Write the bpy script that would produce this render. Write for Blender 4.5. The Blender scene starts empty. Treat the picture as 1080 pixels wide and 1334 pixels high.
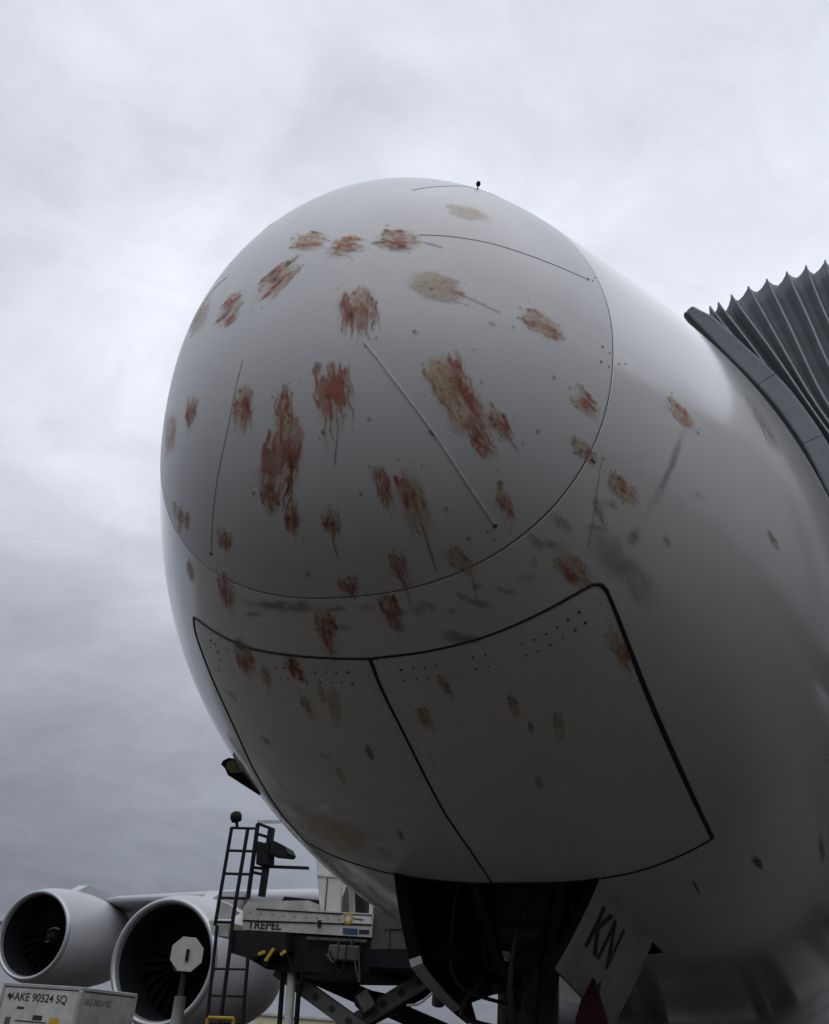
import bpy, math, random
import numpy as np
from mathutils import Vector, Matrix
from mathutils.bvhtree import BVHTree

# ------------------------------------------------------------------ camera, sky, sun, exposure
scene = bpy.context.scene
col = scene.collection
FPX, PITCH, ROLL, CAMH = 1239.66, math.radians(29.3324), math.radians(4.6617), 1.5227
FW = np.array([0, math.cos(PITCH), math.sin(PITCH)])
UP0 = np.array([0, -math.sin(PITCH), math.cos(PITCH)])
RT0 = np.array([1.0, 0, 0])
RT = math.cos(ROLL) * RT0 + math.sin(ROLL) * UP0
UP = -math.sin(ROLL) * RT0 + math.cos(ROLL) * UP0
CAM = np.array([0, 0, CAMH])
cd = bpy.data.cameras.new('camera')
cam = bpy.data.objects.new('camera', cd)
col.objects.link(cam)
cd.sensor_fit = 'HORIZONTAL'
cd.sensor_width = 36.0
cd.lens = 36.0 * FPX / 1080.0
cd.clip_end = 20000
cd.clip_start = 0.05
cam.matrix_world = Matrix(((RT[0], UP[0], -FW[0], CAM[0]), (RT[1], UP[1], -FW[1], CAM[1]), (RT[2], UP[2], -FW[2], CAM[2]), (0, 0, 0, 1)))
scene.camera = cam

SUN_EL, SUN_AZ = math.radians(66), math.radians(165)      # azimuth from +Y towards +X
SUN_DIR = Vector((math.sin(SUN_AZ) * math.cos(SUN_EL), math.cos(SUN_AZ) * math.cos(SUN_EL), math.sin(SUN_EL)))
world = bpy.data.worlds.new('World')
scene.world = world
world.use_nodes = True
wt = world.node_tree
for n in list(wt.nodes):
    wt.nodes.remove(n)


def wn(t, **kw):
    n = wt.nodes.new(t)
    for k, v in kw.items():
        setattr(n, k, v)
    return n


def wmath(op, a, b=None, c=None, clamp=False):
    n = wn('ShaderNodeMath', operation=op, use_clamp=clamp)
    for i, v in enumerate((a, b, c)):
        if v is None:
            continue
        if isinstance(v, (int, float)):
            n.inputs[i].default_value = v
        else:
            wt.links.new(v, n.inputs[i])
    return n.outputs[0]


wout = wn('ShaderNodeOutputWorld')
bg = wn('ShaderNodeBackground')
sky = wn('ShaderNodeTexSky', sky_type='NISHITA', sun_disc=False)
sky.sun_elevation = SUN_EL
sky.sun_rotation = SUN_AZ
sky.air_density = 1.0
sky.dust_density = 3.0
tc = wn('ShaderNodeTexCoord')
sep = wn('ShaderNodeSeparateXYZ')
wt.links.new(tc.outputs['Generated'], sep.inputs[0])
zz = wmath('MAXIMUM', sep.outputs['Z'], 0.0)
den = wmath('ADD', zz, 0.38)
px_ = wmath('DIVIDE', sep.outputs['X'], den)
py_ = wmath('DIVIDE', sep.outputs['Y'], den)
comb = wn('ShaderNodeCombineXYZ')
wt.links.new(px_, comb.inputs[0])
wt.links.new(py_, comb.inputs[1])
mp = wn('ShaderNodeMapping')
mp.inputs['Rotation'].default_value = (0, 0, -0.9)
mp.inputs['Scale'].default_value = (1.0, 1.35, 1.0)
mp.inputs['Location'].default_value = (9.9, 6.1, 3.3)
wt.links.new(comb.outputs[0], mp.inputs[0])
n1 = wn('ShaderNodeTexNoise')
n1.inputs['Scale'].default_value = 1.9
n1.inputs['Detail'].default_value = 7
n1.inputs['Roughness'].default_value = 0.55
n1.inputs['Distortion'].default_value = 0.6
wt.links.new(mp.outputs[0], n1.inputs['Vector'])
n2 = wn('ShaderNodeTexNoise')
n2.inputs['Scale'].default_value = 6.5
n2.inputs['Detail'].default_value = 6
n2.inputs['Roughness'].default_value = 0.6
n2.inputs['Distortion'].default_value = 1.0
wt.links.new(mp.outputs[0], n2.inputs['Vector'])
c1 = wmath('MULTIPLY_ADD', n1.outputs['Fac'], 1.0, 0.50)       # mean 1
c2 = wmath('MULTIPLY_ADD', n2.outputs['Fac'], 0.34, 0.83)
cl = wmath('MULTIPLY', c1, c2)
# overcast: the upper sky is about three times as bright as the horizon
smr = wn('ShaderNodeMapRange', interpolation_type='SMOOTHSTEP')
wt.links.new(zz, smr.inputs[0])
smr.inputs[1].default_value = 0.05; smr.inputs[2].default_value = 0.60
smr.inputs[3].default_value = 0.31; smr.inputs[4].default_value = 1.0
grad = smr.outputs[0]
dotn = wn('ShaderNodeVectorMath', operation='DOT_PRODUCT')
wt.links.new(tc.outputs['Generated'], dotn.inputs[0])
dotn.inputs[1].default_value = SUN_DIR
dpos = wmath('MAXIMUM', dotn.outputs['Value'], 0.0)
glow = wmath('MULTIPLY_ADD', wmath('POWER', dpos, 3.0), 0.30, 0.85)
lum = wmath('MULTIPLY', wmath('MULTIPLY', grad, cl), glow)
ramp = wn('ShaderNodeMixRGB', blend_type='MIX')
ramp.inputs[1].default_value = (0.77, 0.835, 1.0, 1)
ramp.inputs[2].default_value = (0.86, 0.90, 1.0, 1)
wt.links.new(wmath('MULTIPLY', zz, 2.0, clamp=True), ramp.inputs[0])
vs = wn('ShaderNodeVectorMath', operation='SCALE')
wt.links.new(ramp.outputs[0], vs.inputs[0])
wt.links.new(wmath('MULTIPLY', lum, 10.4), vs.inputs['Scale'])
mixs = wn('ShaderNodeMixRGB', blend_type='MIX')
mixs.inputs[0].default_value = 0.94
wt.links.new(sky.outputs[0], mixs.inputs[1])
wt.links.new(vs.outputs[0], mixs.inputs[2])
wt.links.new(mixs.outputs[0], bg.inputs['Color'])
bg.inputs['Strength'].default_value = 0.10
wt.links.new(bg.outputs[0], wout.inputs[0])

sl = bpy.data.lights.new('sun', 'SUN')
sl.energy = 0.5
sl.angle = math.radians(70)
sl.color = (1.0, 0.97, 0.93)
so = bpy.data.objects.new('sun', sl)
so.rotation_euler = (-SUN_DIR).to_track_quat('-Z', 'Y').to_euler()
so.location = (10, 10, 40)
col.objects.link(so)

vsn = scene.view_settings
vsn.view_transform = 'Standard'
vsn.look = 'None'
vsn.gamma = 1.0
vsn.use_curve_mapping = False
vsn.exposure = 0.0
scene.render.engine = 'CYCLES'
scene.cycles.max_bounces = 8
scene.cycles.transparent_max_bounces = 24

# ------------------------------------------------------------------ aircraft frame and hull shape
HEAD = math.radians(20.2875)
AV = np.array([math.sin(HEAD), math.cos(HEAD), 0.0])      # aft
LV = np.array([-math.cos(HEAD), math.sin(HEAD), 0.0])     # starboard
NOSE = np.array([-0.5018, 3.1139, 0.0])
TIPZ = 4.3446
US = np.array([0, .35, .7, 1.0, 1.4, 1.75, 2.1, 2.5, 3.0, 3.8])
KW = np.array([0, 0.5657, 1.0109, 1.342, 1.8292, 2.2089, 2.5439, 2.928, 3.3218, 3.5886])
KT = np.array([0, 0.6643, 1.1585, 1.4368, 1.9445, 2.6108, 3.4357, 4.4282, 5.4816, 6.2068])
KB = np.array([0, 0.5786, 1.0231, 1.26, 1.581, 1.8297, 2.0066, 2.0902, 2.0933, 2.1585])
KM = np.array([0, 0.0507, 0.0681, 0.0552, 0.0745, 0.123, 0.1673, 0.1978, 0.2134, 0.2071])
NU, NL = 1.9685, 2.2734


def spline_slopes(x, y):
    n = len(x)
    h = np.diff(x)
    A = np.zeros((n, n))
    r = np.zeros(n)
    A[0, 0] = 2; A[0, 1] = 1; r[0] = 3 * (y[1] - y[0]) / h[0]
    A[-1, -1] = 1
    for i in range(1, n - 1):
        A[i, i - 1] = h[i]; A[i, i] = 2 * (h[i - 1] + h[i]); A[i, i + 1] = h[i - 1]
        r[i] = 3 * (h[i] * (y[i] - y[i - 1]) / h[i - 1] + h[i - 1] * (y[i + 1] - y[i]) / h[i])
    return np.linalg.solve(A, r)


SLOPES = [spline_slopes(US, k) for k in (KW, KT, KB, KM)]


def spl(y, m, xi):
    xi = np.clip(xi, 0, US[-1])
    h = np.diff(US)
    k = np.clip(np.searchsorted(US, xi) - 1, 0, len(US) - 2)
    t = (xi - US[k]) / h[k]
    return (1 + 2 * t) * (1 - t) ** 2 * y[k] + t * (1 - t) ** 2 * h[k] * m[k] + t * t * (3 - 2 * t) * y[k + 1] + t * t * (t - 1) * h[k] * m[k + 1]


def prof(u):
    return [spl(k, m, u) for k, m in zip((KW, KT, KB, KM), SLOPES)]


def AF(s, lat, z):
    """aircraft frame (aft, starboard, height above ground) -> world"""
    s, lat, z = np.broadcast_arrays(np.asarray(s, float), np.asarray(lat, float), np.asarray(z, float))
    return NOSE + s[..., None] * AV + lat[..., None] * LV + z[..., None] * np.array([0, 0, 1.0])


def hull(u, phi):
    u, phi = np.broadcast_arrays(np.asarray(u, float), np.asarray(phi, float))
    W, T, B, M = prof(u)
    s = u * u
    # tail taper far behind
    k = np.clip((s - 46) / 26, 0, 1)
    sc = 1 - 0.93 * k ** 1.6
    c, sn = np.cos(phi), np.sin(phi)
    n = np.where(sn > 0, NU, NL)
    x = W * np.sign(c) * np.abs(c) ** (2 / n) * sc
    z = M + np.where(sn > 0, T - M, B + M) * np.sign(sn) * np.abs(sn) ** (2 / n) * sc + (1 - sc) * 3.0
    return AF(s, x, TIPZ + z)


def hull_n(u, phi):
    e = 1e-3
    du = hull(u + e, phi) - hull(np.maximum(u - e, 1e-4), phi)
    dp = hull(u, phi + e) - hull(u, phi - e)
    n = np.cross(dp, du)
    n /= np.linalg.norm(n, axis=-1)[..., None] + 1e-12
    cen = AF(np.asarray(u) ** 2 + 0.6, 0, TIPZ)
    sgn = np.sign(((hull(u, phi) - cen) * n).sum(-1))
    return n * sgn[..., None]


def to_uphi(X):
    d = np.asarray(X, float) - NOSE
    s = d @ AV
    lat = d @ LV
    z = d[..., 2] - TIPZ
    u = np.sqrt(np.maximum(s, 1e-5))
    W, T, B, M = prof(u)
    zz = np.where(z > M, (z - M) / (T - M), (z - M) / (B + M))
    n = np.where(z > M, NU, NL)
    cc = np.sign(lat) * np.abs(lat / W) ** (n / 2)
    ss = np.sign(zz) * np.abs(zz) ** (n / 2)
    return u, np.arctan2(ss, cc)


# ------------------------------------------------------------------ helpers
def pix_dir(x, y):
    return FW + RT * (x - 540) / FPX - UP * (y - 667) / FPX


def on_s(x, y, s):
    """where the sight line meets the cross plane at station s: (starboard, height)"""
    d = pix_dir(x, y)
    t = (s - (CAM - NOSE) @ AV) / (d @ AV)
    X = CAM + t * d
    return float((X - NOSE) @ LV), float(X[2])


_ug = np.concatenate([np.linspace(0.015, 2.0, 220), np.linspace(2.02, 3.8, 120)])
_pg = np.linspace(-math.pi, math.pi, 361)
_V = hull(_ug[:, None], _pg[None, :])
_nu, _np = _V.shape[:2]
_idx = np.arange(_nu * _np).reshape(_nu, _np)
_F = np.stack([_idx[:-1, :-1], _idx[:-1, 1:], _idx[1:, 1:], _idx[1:, :-1]], -1).reshape(-1, 4)
BVH = BVHTree.FromPolygons(_V.reshape(-1, 3).tolist(), _F.tolist())


def hit(x, y):
    d = Vector(pix_dir(x, y)).normalized()
    r = BVH.ray_cast(Vector(CAM), d, 60)
    if r[0] is None:
        return None
    return np.array(r[0])


def hit_in(x, y, cx=520, cy=700):
    """as hit(), nudging a point that lies just off the outline inwards"""
    for k in range(30):
        h = hit(x, y)
        if h is not None:
            return h
        d = math.hypot(cx - x, cy - y)
        x += (cx - x) / d
        y += (cy - y) / d
    return hit(cx, cy)


def catmull(pts, step):
    P = np.array(pts, float)
    if len(P) == 2:
        n = max(2, int(np.linalg.norm(P[1] - P[0]) / step) + 1)
        return P[0] + (P[1] - P[0]) * np.linspace(0, 1, n)[:, None]
    Q = np.vstack([2 * P[0] - P[1], P, 2 * P[-1] - P[-2]])
    out = []
    for i in range(1, len(Q) - 2):
        n = max(2, int(np.linalg.norm(Q[i + 1] - Q[i]) / step) + 1)
        for t in np.linspace(0, 1, n, endpoint=False):
            out.append(0.5 * (2 * Q[i] + (Q[i + 1] - Q[i - 1]) * t + (2 * Q[i - 1] - 5 * Q[i] + 4 * Q[i + 1] - Q[i + 2]) * t * t
                              + (3 * Q[i] - Q[i - 1] - 3 * Q[i + 1] + Q[i + 2]) * t ** 3))
    out.append(P[-1])
    return np.array(out)


def resample(P, n):
    d = np.r_[0, np.cumsum(np.linalg.norm(np.diff(P, axis=0), axis=1))]
    t = np.linspace(0, d[-1], n)
    return np.stack([np.interp(t, d, P[:, i]) for i in range(P.shape[1])], 1)


def mesh_obj(name, verts, faces, mat, parent=None, smooth=False, mats=None):
    me = bpy.data.meshes.new(name)
    me.from_pydata([tuple(map(float, v)) for v in verts], [], [tuple(int(i) for i in f) for f in faces])
    me.update()
    if smooth:
        me.polygons.foreach_set('use_smooth', [True] * len(me.polygons))
    me.materials.append(mat)
    o = bpy.data.objects.new(name, me)
    col.objects.link(o)
    if parent is not None:
        o.parent = parent
        o.matrix_parent_inverse = world_of(parent).inverted()
    return o


def world_of(o):
    m = o.matrix_basis.copy()
    if o.parent is not None:
        m = world_of(o.parent) @ o.matrix_parent_inverse @ m
    return m


def empty(name, loc, parent=None):
    o = bpy.data.objects.new(name, None)
    col.objects.link(o)
    o.empty_display_size = 0.3
    o.matrix_basis = Matrix.Translation(Vector([float(v) for v in loc]))
    if parent is not None:
        o.parent = parent
        o.matrix_parent_inverse = world_of(parent).inverted()
    return o


def tag(o, label, cat=None, group=None, kind=None):
    if label: o['label'] = label
    if cat: o['category'] = cat
    if group: o['group'] = group
    if kind: o['kind'] = kind
    return o


class MB:
    def __init__(self, f=None):
        self.v = []; self.f = []
        self.T = f if f is not None else (lambda a, b, c: np.array([a, b, c], float))

    def add(self, vs, fs):
        b = len(self.v)
        self.v += [np.asarray(x, float) for x in vs]
        self.f += [tuple(b + i for i in f) for f in fs]

    def box(self, a0, a1, b0, b1, c0, c1, bev=0.0):
        """axis box in the frame T, edges chamfered by bev"""
        if bev <= 0:
            P = [self.T(a, b, c) for c in (c0, c1) for b in (b0, b1) for a in (a0, a1)]
            self.add(P, [(0, 2, 3, 1), (4, 5, 7, 6), (0, 1, 5, 4), (2, 6, 7, 3), (0, 4, 6, 2), (1, 3, 7, 5)])
            return
        lo = (a0, b0, c0); hi = (a1, b1, c1)
        idx = {}
        P = []
        for sx in (0, 1):
            for sy in (0, 1):
                for sz in (0, 1):
                    for ax in range(3):
                        q = [0, 0, 0]
                        for k, sg in enumerate((sx, sy, sz)):
                            base = hi[k] if sg else lo[k]
                            q[k] = base if k == ax else (base - bev if sg else base + bev)
                        idx[(sx, sy, sz, ax)] = len(P)
                        P.append(self.T(*q))
        F = []
        for ax in range(3):
            o = [k for k in range(3) if k != ax]
            for sg in (0, 1):
                q = []
                for (i, j) in ((0, 0), (1, 0), (1, 1), (0, 1)):
                    c = [0, 0, 0]; c[ax] = sg; c[o[0]] = i; c[o[1]] = j
                    q.append(idx[(*c, ax)])
                F.append(tuple(q))
        for ax in range(3):
            o = [k for k in range(3) if k != ax]
            for i in (0, 1):
                for j in (0, 1):
                    c0_ = [0, 0, 0]; c1_ = [0, 0, 0]
                    c0_[ax] = 0; c1_[ax] = 1
                    for c in (c0_, c1_):
                        c[o[0]] = i; c[o[1]] = j
                    F.append((idx[(*c0_, o[0])], idx[(*c1_, o[0])], idx[(*c1_, o[1])], idx[(*c0_, o[1])]))
        for sx in (0, 1):
            for sy in (0, 1):
                for sz in (0, 1):
                    F.append(tuple(idx[(sx, sy, sz, a)] for a in range(3)))
        self.add(P, F)

    def tube(self, pts, r, n=10, cap=True, frame=True):
        P = [self.T(*p) if frame else np.asarray(p, float) for p in pts]
        R = r if isinstance(r, (list, tuple, np.ndarray)) else [r] * len(P)
        b = len(self.v)
        for i, p in enumerate(P):
            d = P[min(i + 1, len(P) - 1)] - P[max(i - 1, 0)]
            d = d / (np.linalg.norm(d) + 1e-12)
            up = np.array([0, 0, 1.0]) if abs(d[2]) < 0.9 else np.array([1.0, 0, 0])
            x = np.cross(d, up); x /= np.linalg.norm(x)
            y = np.cross(d, x)
            for k in range(n):
                a = 2 * math.pi * k / n
                self.v.append(p + R[i] * (math.cos(a) * x + math.sin(a) * y))
        for i in range(len(P) - 1):
            for k in range(n):
                k2 = (k + 1) % n
                self.f.append((b + i * n + k, b + i * n + k2, b + (i + 1) * n + k2, b + (i + 1) * n + k))
        if cap:
            self.f.append(tuple(b + k for k in range(n)))
            self.f.append(tuple(b + (len(P) - 1) * n + k for k in reversed(range(n))))

    def beam(self, p, q, wa, wb, side):
        """rectangular bar from p to q (frame coords); side = frame vector for width wa"""
        p = self.T(*p); q = self.T(*q)
        o = self.T(0, 0, 0)
        sd = self.T(*side) - o
        d = q - p; d /= np.linalg.norm(d)
        sd = sd - d * (sd @ d); sd /= np.linalg.norm(sd)
        t = np.cross(d, sd)
        V = []
        for e in (p, q):
            for (i, j) in ((-1, -1), (1, -1), (1, 1), (-1, 1)):
                V.append(e + sd * i * wa / 2 + t * j * wb / 2)
        self.add(V, [(0, 1, 2, 3), (7, 6, 5, 4), (0, 4, 5, 1), (1, 5, 6, 2), (2, 6, 7, 3), (3, 7, 4, 0)])

    def prism(self, poly, a0, a1):
        """polygon given as (b, c) pairs, extruded along the first frame axis"""
        n = len(poly)
        V = [self.T(a0, b, c) for b, c in poly] + [self.T(a1, b, c) for b, c in poly]
        F = [tuple(range(n)), tuple(reversed(range(n, 2 * n)))] + [(i, i + n, (i + 1) % n + n, (i + 1) % n) for i in range(n)]
        self.add(V, F)

    def lathe(self, prof, centre, ax, n=48, close=False):
        """prof: list of (along axis, radius)"""
        ax = np.asarray(ax, float); ax /= np.linalg.norm(ax)
        up = np.array([0, 0, 1.0]) if abs(ax[2]) < 0.9 else np.array([1.0, 0, 0])
        x = np.cross(ax, up); x /= np.linalg.norm(x); y = np.cross(ax, x)
        b = len(self.v); m = len(prof)
        for (h, r) in prof:
            for k in range(n):
                a = 2 * math.pi * k / n
                self.v.append(np.asarray(centre, float) + ax * h + r * (math.cos(a) * x + math.sin(a) * y))
        for i in range(m if close else m - 1):
            j = (i + 1) % m
            for k in range(n):
                k2 = (k + 1) % n
                self.f.append((b + i * n + k, b + i * n + k2, b + j * n + k2, b + j * n + k))

    def build(self, name, mat, parent=None, smooth=False):
        o = mesh_obj(name, self.v, self.f, mat, parent, smooth)
        return o


def fix_normals(o):
    import bmesh
    bm = bmesh.new()
    bm.from_mesh(o.data)
    bmesh.ops.recalc_face_normals(bm, faces=bm.faces)
    bm.to_mesh(o.data)
    bm.free()


# ------------------------------------------------------------------ materials
def mat(name, base, rough=0.5, metal=0.0, coat=0.0, var=0.0, scale=3.0, bump=0.0, bscale=40.0, dirt=None, spec=0.5, crough=0.08):
    m = bpy.data.materials.new(name)
    m.use_nodes = True
    nt = m.node_tree
    b = nt.nodes['Principled BSDF']
    b.inputs['Base Color'].default_value = (*base, 1)
    b.inputs['Roughness'].default_value = rough
    b.inputs['Metallic'].default_value = metal
    b.inputs['Coat Weight'].default_value = coat
    b.inputs['Coat Roughness'].default_value = crough
    b.inputs['Specular IOR Level'].default_value = spec
    tcn = nt.nodes.new('ShaderNodeTexCoord')
    if var > 0:
        n = nt.nodes.new('ShaderNodeTexNoise')
        n.inputs['Scale'].default_value = scale
        n.inputs['Detail'].default_value = 8
        n.inputs['Roughness'].default_value = 0.65
        nt.links.new(tcn.outputs['Object'], n.inputs['Vector'])
        mx = nt.nodes.new('ShaderNodeMixRGB')
        d = dirt if dirt else tuple(c * (1 - var) for c in base)
        mx.inputs[1].default_value = (*d, 1)
        mx.inputs[2].default_value = (*base, 1)
        mr = nt.nodes.new('ShaderNodeMapRange')
        mr.inputs[1].default_value = 0.3; mr.inputs[2].default_value = 0.62
        nt.links.new(n.outputs['Fac'], mr.inputs[0])
        nt.links.new(mr.outputs[0], mx.inputs[0])
        nt.links.new(mx.outputs[0], b.inputs['Base Color'])
        mr2 = nt.nodes.new('ShaderNodeMapRange')
        mr2.inputs[3].default_value = min(1, rough * 1.25); mr2.inputs[4].default_value = rough * 0.85
        nt.links.new(n.outputs['Fac'], mr2.inputs[0])
        nt.links.new(mr2.outputs[0], b.inputs['Roughness'])
    if bump > 0:
        n = nt.nodes.new('ShaderNodeTexNoise')
        n.inputs['Scale'].default_value = bscale
        n.inputs['Detail'].default_value = 5
        nt.links.new(tcn.outputs['Object'], n.inputs['Vector'])
        bp = nt.nodes.new('ShaderNodeBump')
        bp.inputs['Strength'].default_value = bump
        bp.inputs['Distance'].default_value = 0.02
        nt.links.new(n.outputs['Fac'], bp.inputs['Height'])
        nt.links.new(bp.outputs[0], b.inputs['Normal'])
    return m


M_RADOME = mat('radome_paint', (0.67, 0.67, 0.675), 0.40, coat=0.15, var=0.05, scale=2.0)
M_PAINT = mat('hull_paint', (0.74, 0.735, 0.725), 0.22, coat=1.0, crough=0.13, var=0.07, scale=1.6, bump=0.045, bscale=2.0)
M_DOORP = mat('door_paint', (0.72, 0.71, 0.69), 0.34, coat=0.35, var=0.10, scale=2.4, bump=0.03, bscale=4.0)
M_GDOOR = mat('gear_door_shaded', (0.40, 0.395, 0.385), 0.5, var=0.25, scale=3, dirt=(0.28, 0.27, 0.25))  # door paint darkened: shade of the down-facing skin is in the base colour
M_SEAL = mat('black_seal', (0.012, 0.012, 0.012), 0.6)
M_SEAM = mat('grey_seam_sealant', (0.20, 0.20, 0.20), 0.7, var=0.6, scale=9)
M_STRIP = mat('strip_metal', (0.70, 0.70, 0.70), 0.4, var=0.1, scale=20)
M_STRIPD = mat('strip_dark', (0.40, 0.40, 0.41), 0.5, var=0.2, scale=20)
M_FAST = mat('fastener_steel', (0.10, 0.10, 0.105), 0.5, metal=0.3)
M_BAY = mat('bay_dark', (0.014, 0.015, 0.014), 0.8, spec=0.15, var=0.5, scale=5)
M_GEAR = mat('gear_steel', (0.07, 0.07, 0.07), 0.45, var=0.3, scale=8)
M_TYRE = mat('tyre_rubber', (0.02, 0.02, 0.02), 0.85)
M_DARKM = mat('dark_steel', (0.012, 0.013, 0.013), 0.65, spec=0.2, var=0.4, scale=6)
M_LIP = mat('lip_metal', (0.45, 0.46, 0.48), 0.42, metal=0.7)
M_NAC = mat('nacelle_paint', (0.40, 0.405, 0.42), 0.4, coat=0.2, var=0.08, scale=1.0)
M_DUCT = mat('inlet_liner', (0.010, 0.011, 0.013), 0.7, spec=0.2)
M_FAN = mat('fan_titanium', (0.006, 0.006, 0.0065), 0.6, spec=0.25)
M_WHITE = mat('white_enamel', (0.66, 0.66, 0.63), 0.45, var=0.12, scale=3, dirt=(0.5, 0.49, 0.45))
M_LOADW = mat('loader_white', (0.50, 0.50, 0.47), 0.5, var=0.35, scale=2.5, dirt=(0.33, 0.32, 0.28))
M_OLIVE = mat('loader_olive', (0.085, 0.085, 0.065), 0.6, var=0.4, scale=4)
M_YEL = mat('yellow_paint', (0.55, 0.33, 0.02), 0.5, var=0.3, scale=6)
M_BLUE = mat('blue_panel', (0.02, 0.05, 0.12), 0.5)
M_ALU = mat('container_aluminium', (0.42, 0.42, 0.41), 0.5, metal=0.35, var=0.35, scale=3, bump=0.15, bscale=6)
M_CANVAS = mat('container_panel', (0.50, 0.49, 0.46), 0.6, var=0.3, scale=4)
M_CANOPY = mat('canopy_fabric', (0.135, 0.155, 0.168), 0.55, var=0.25, scale=3, bump=0.2, bscale=12)
M_BUMPER = mat('bumper_pad', (0.17, 0.185, 0.20), 0.6, var=0.2, scale=3)
M_RIB = mat('canopy_rib', (0.36, 0.37, 0.37), 0.5, var=0.25, scale=10)
M_GREEN = mat('primer_green', (0.16, 0.19, 0.06), 0.6, var=0.3, scale=8)
M_TEXT = mat('black_print', (0.015, 0.015, 0.015), 0.7)
M_RED = mat('red_cloth', (0.05, 0.006, 0.006), 0.8)
M_GLASS = mat('dark_glass', (0.01, 0.012, 0.014), 0.08, coat=0.5)
M_BRIDGE = mat('bridge_paint', (0.40, 0.41, 0.42), 0.5, var=0.2, scale=1)
M_FARW = mat('far_cream_wall', (0.62, 0.55, 0.36), 0.8, var=0.2, scale=0.05)


def stain_mat():
    m = bpy.data.materials.new('dried_stain')
    m.use_nodes = True
    nt = m.node_tree
    b = nt.nodes['Principled BSDF']
    out = nt.nodes['Material Output']
    at = nt.nodes.new('ShaderNodeAttribute')
    at.attribute_name = 'stain'
    nz = nt.nodes.new('ShaderNodeTexNoise')
    nz.inputs['Scale'].default_value = 110
    nz.inputs['Detail'].default_value = 4
    tcn = nt.nodes.new('ShaderNodeTexCoord')
    nt.links.new(tcn.outputs['Object'], nz.inputs['Vector'])
    ml = nt.nodes.new('ShaderNodeMath'); ml.operation = 'MULTIPLY_ADD'
    nt.links.new(nz.outputs['Fac'], ml.inputs[0]); ml.inputs[1].default_value = 0.9; ml.inputs[2].default_value = 0.55
    mm = nt.nodes.new('ShaderNodeMath'); mm.operation = 'MULTIPLY'; mm.use_clamp = True
    nt.links.new(at.outputs['Alpha'], mm.inputs[0]); nt.links.new(ml.outputs[0], mm.inputs[1])
    nt.links.new(at.outputs['Color'], b.inputs['Base Color'])
    b.inputs['Roughness'].default_value = 0.6
    tr = nt.nodes.new('ShaderNodeBsdfTransparent')
    mx = nt.nodes.new('ShaderNodeMixShader')
    nt.links.new(mm.outputs[0], mx.inputs[0]); nt.links.new(tr.outputs[0], mx.inputs[1]); nt.links.new(b.outputs[0], mx.inputs[2])
    nt.links.new(mx.outputs[0], out.inputs['Surface'])
    return m


M_STAIN = stain_mat()

# ------------------------------------------------------------------ ground
def apron_mat():
    m = mat('apron_concrete', (0.058, 0.051, 0.041), 0.85, var=0.35, scale=0.35, bump=0.3, bscale=30)
    return m


g = mesh_obj('ground', [(-6000, -3000, 0), (6000, -3000, 0), (6000, 9000, 0), (-6000, 9000, 0)], [(0, 1, 2, 3)], apron_mat())
tag(g, 'grey concrete airport apron', kind='structure')

# ------------------------------------------------------------------ the airliner
root = empty('airliner', AF(4.75, 0, 0))
tag(root, 'white wide-body airliner seen nose-on, spattered with dried bird strikes', 'airliner')

# radome joint: station as a smooth function of the angle round the hull
SEAM_PX = [(800, 430), (801, 470), (799, 505), (772, 570), (720, 650), (640, 715), (540, 765), (430, 783), (340, 778)]
sp = np.array([hit_in(*q) for q in SEAM_PX])
su, sphi = to_uphi(sp)
Am = np.stack([np.ones_like(sphi), np.sin(sphi), np.sin(sphi) ** 2], 1)
# pull the unseen upper part towards a plane ring
ru = float(np.mean(su))
Am2 = np.vstack([Am, 0.6 * np.array([[1, 1, 1], [1, .7, .49]])])
rhs = np.r_[su, 0.6 * ru, 0.6 * ru]
SC = np.linalg.lstsq(Am2, rhs, rcond=None)[0]


def seam_u(phi):
    return SC[0] + SC[1] * np.sin(phi) + SC[2] * np.sin(phi) ** 2


NPH = 288
# bay opening behind the closed doors
S_B0 = 3.385
S_B1 = 5.75
uh, ph_r = to_uphi(hit(788, 1151))
BAYH = abs(float(ph_r) + math.pi / 2)
phis = np.linspace(-math.pi, math.pi, NPH + 1)[:-1]
# move the two grid columns nearest the bay edges onto them
for e in (-math.pi / 2 - BAYH, -math.pi / 2 + BAYH):
    phis[np.argmin(np.abs(phis - e))] = e


def grid_faces(nr, nc, wrap=True):
    F = []
    for i in range(nr - 1):
        for k in range(nc if wrap else nc - 1):
            k2 = (k + 1) % nc
            F.append((i * nc + k, i * nc + k2, (i + 1) * nc + k2, (i + 1) * nc + k))
    return F


# radome shell
ts = np.concatenate([np.linspace(0.012, 0.985, 90), [0.990, 0.994, 0.9972]])
us = ts[:, None] * seam_u(phis)[None, :]
V = hull(us, np.broadcast_to(phis, us.shape))
lipr = hull(0.9982 * seam_u(phis), phis) - 0.006 * hull_n(0.9982 * seam_u(phis), phis)
V = np.vstack([V.reshape(-1, 3), lipr, hull(np.array([1e-4]), np.array([0.0]))])
F = grid_faces(len(ts) + 1, NPH)
tip = len(V) - 1
F += [(tip, (k + 1) % NPH, k) for k in range(NPH)]
radome = mesh_obj('radome', V, F, M_RADOME, root, True)
fix_normals(radome)
radome['label'] = 'white rounded radome with reddish bird strike smears'

# dark sealant bedding under the joint
rows = np.array([0.992, 1.0, 1.008])
V = np.concatenate([hull(seam_u(phis) * r, phis) - 0.0022 * hull_n(seam_u(phis) * r, phis) for r in rows])
mesh_obj('radome_joint', V, grid_faces(3, NPH), M_SEAM, root, True)

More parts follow.
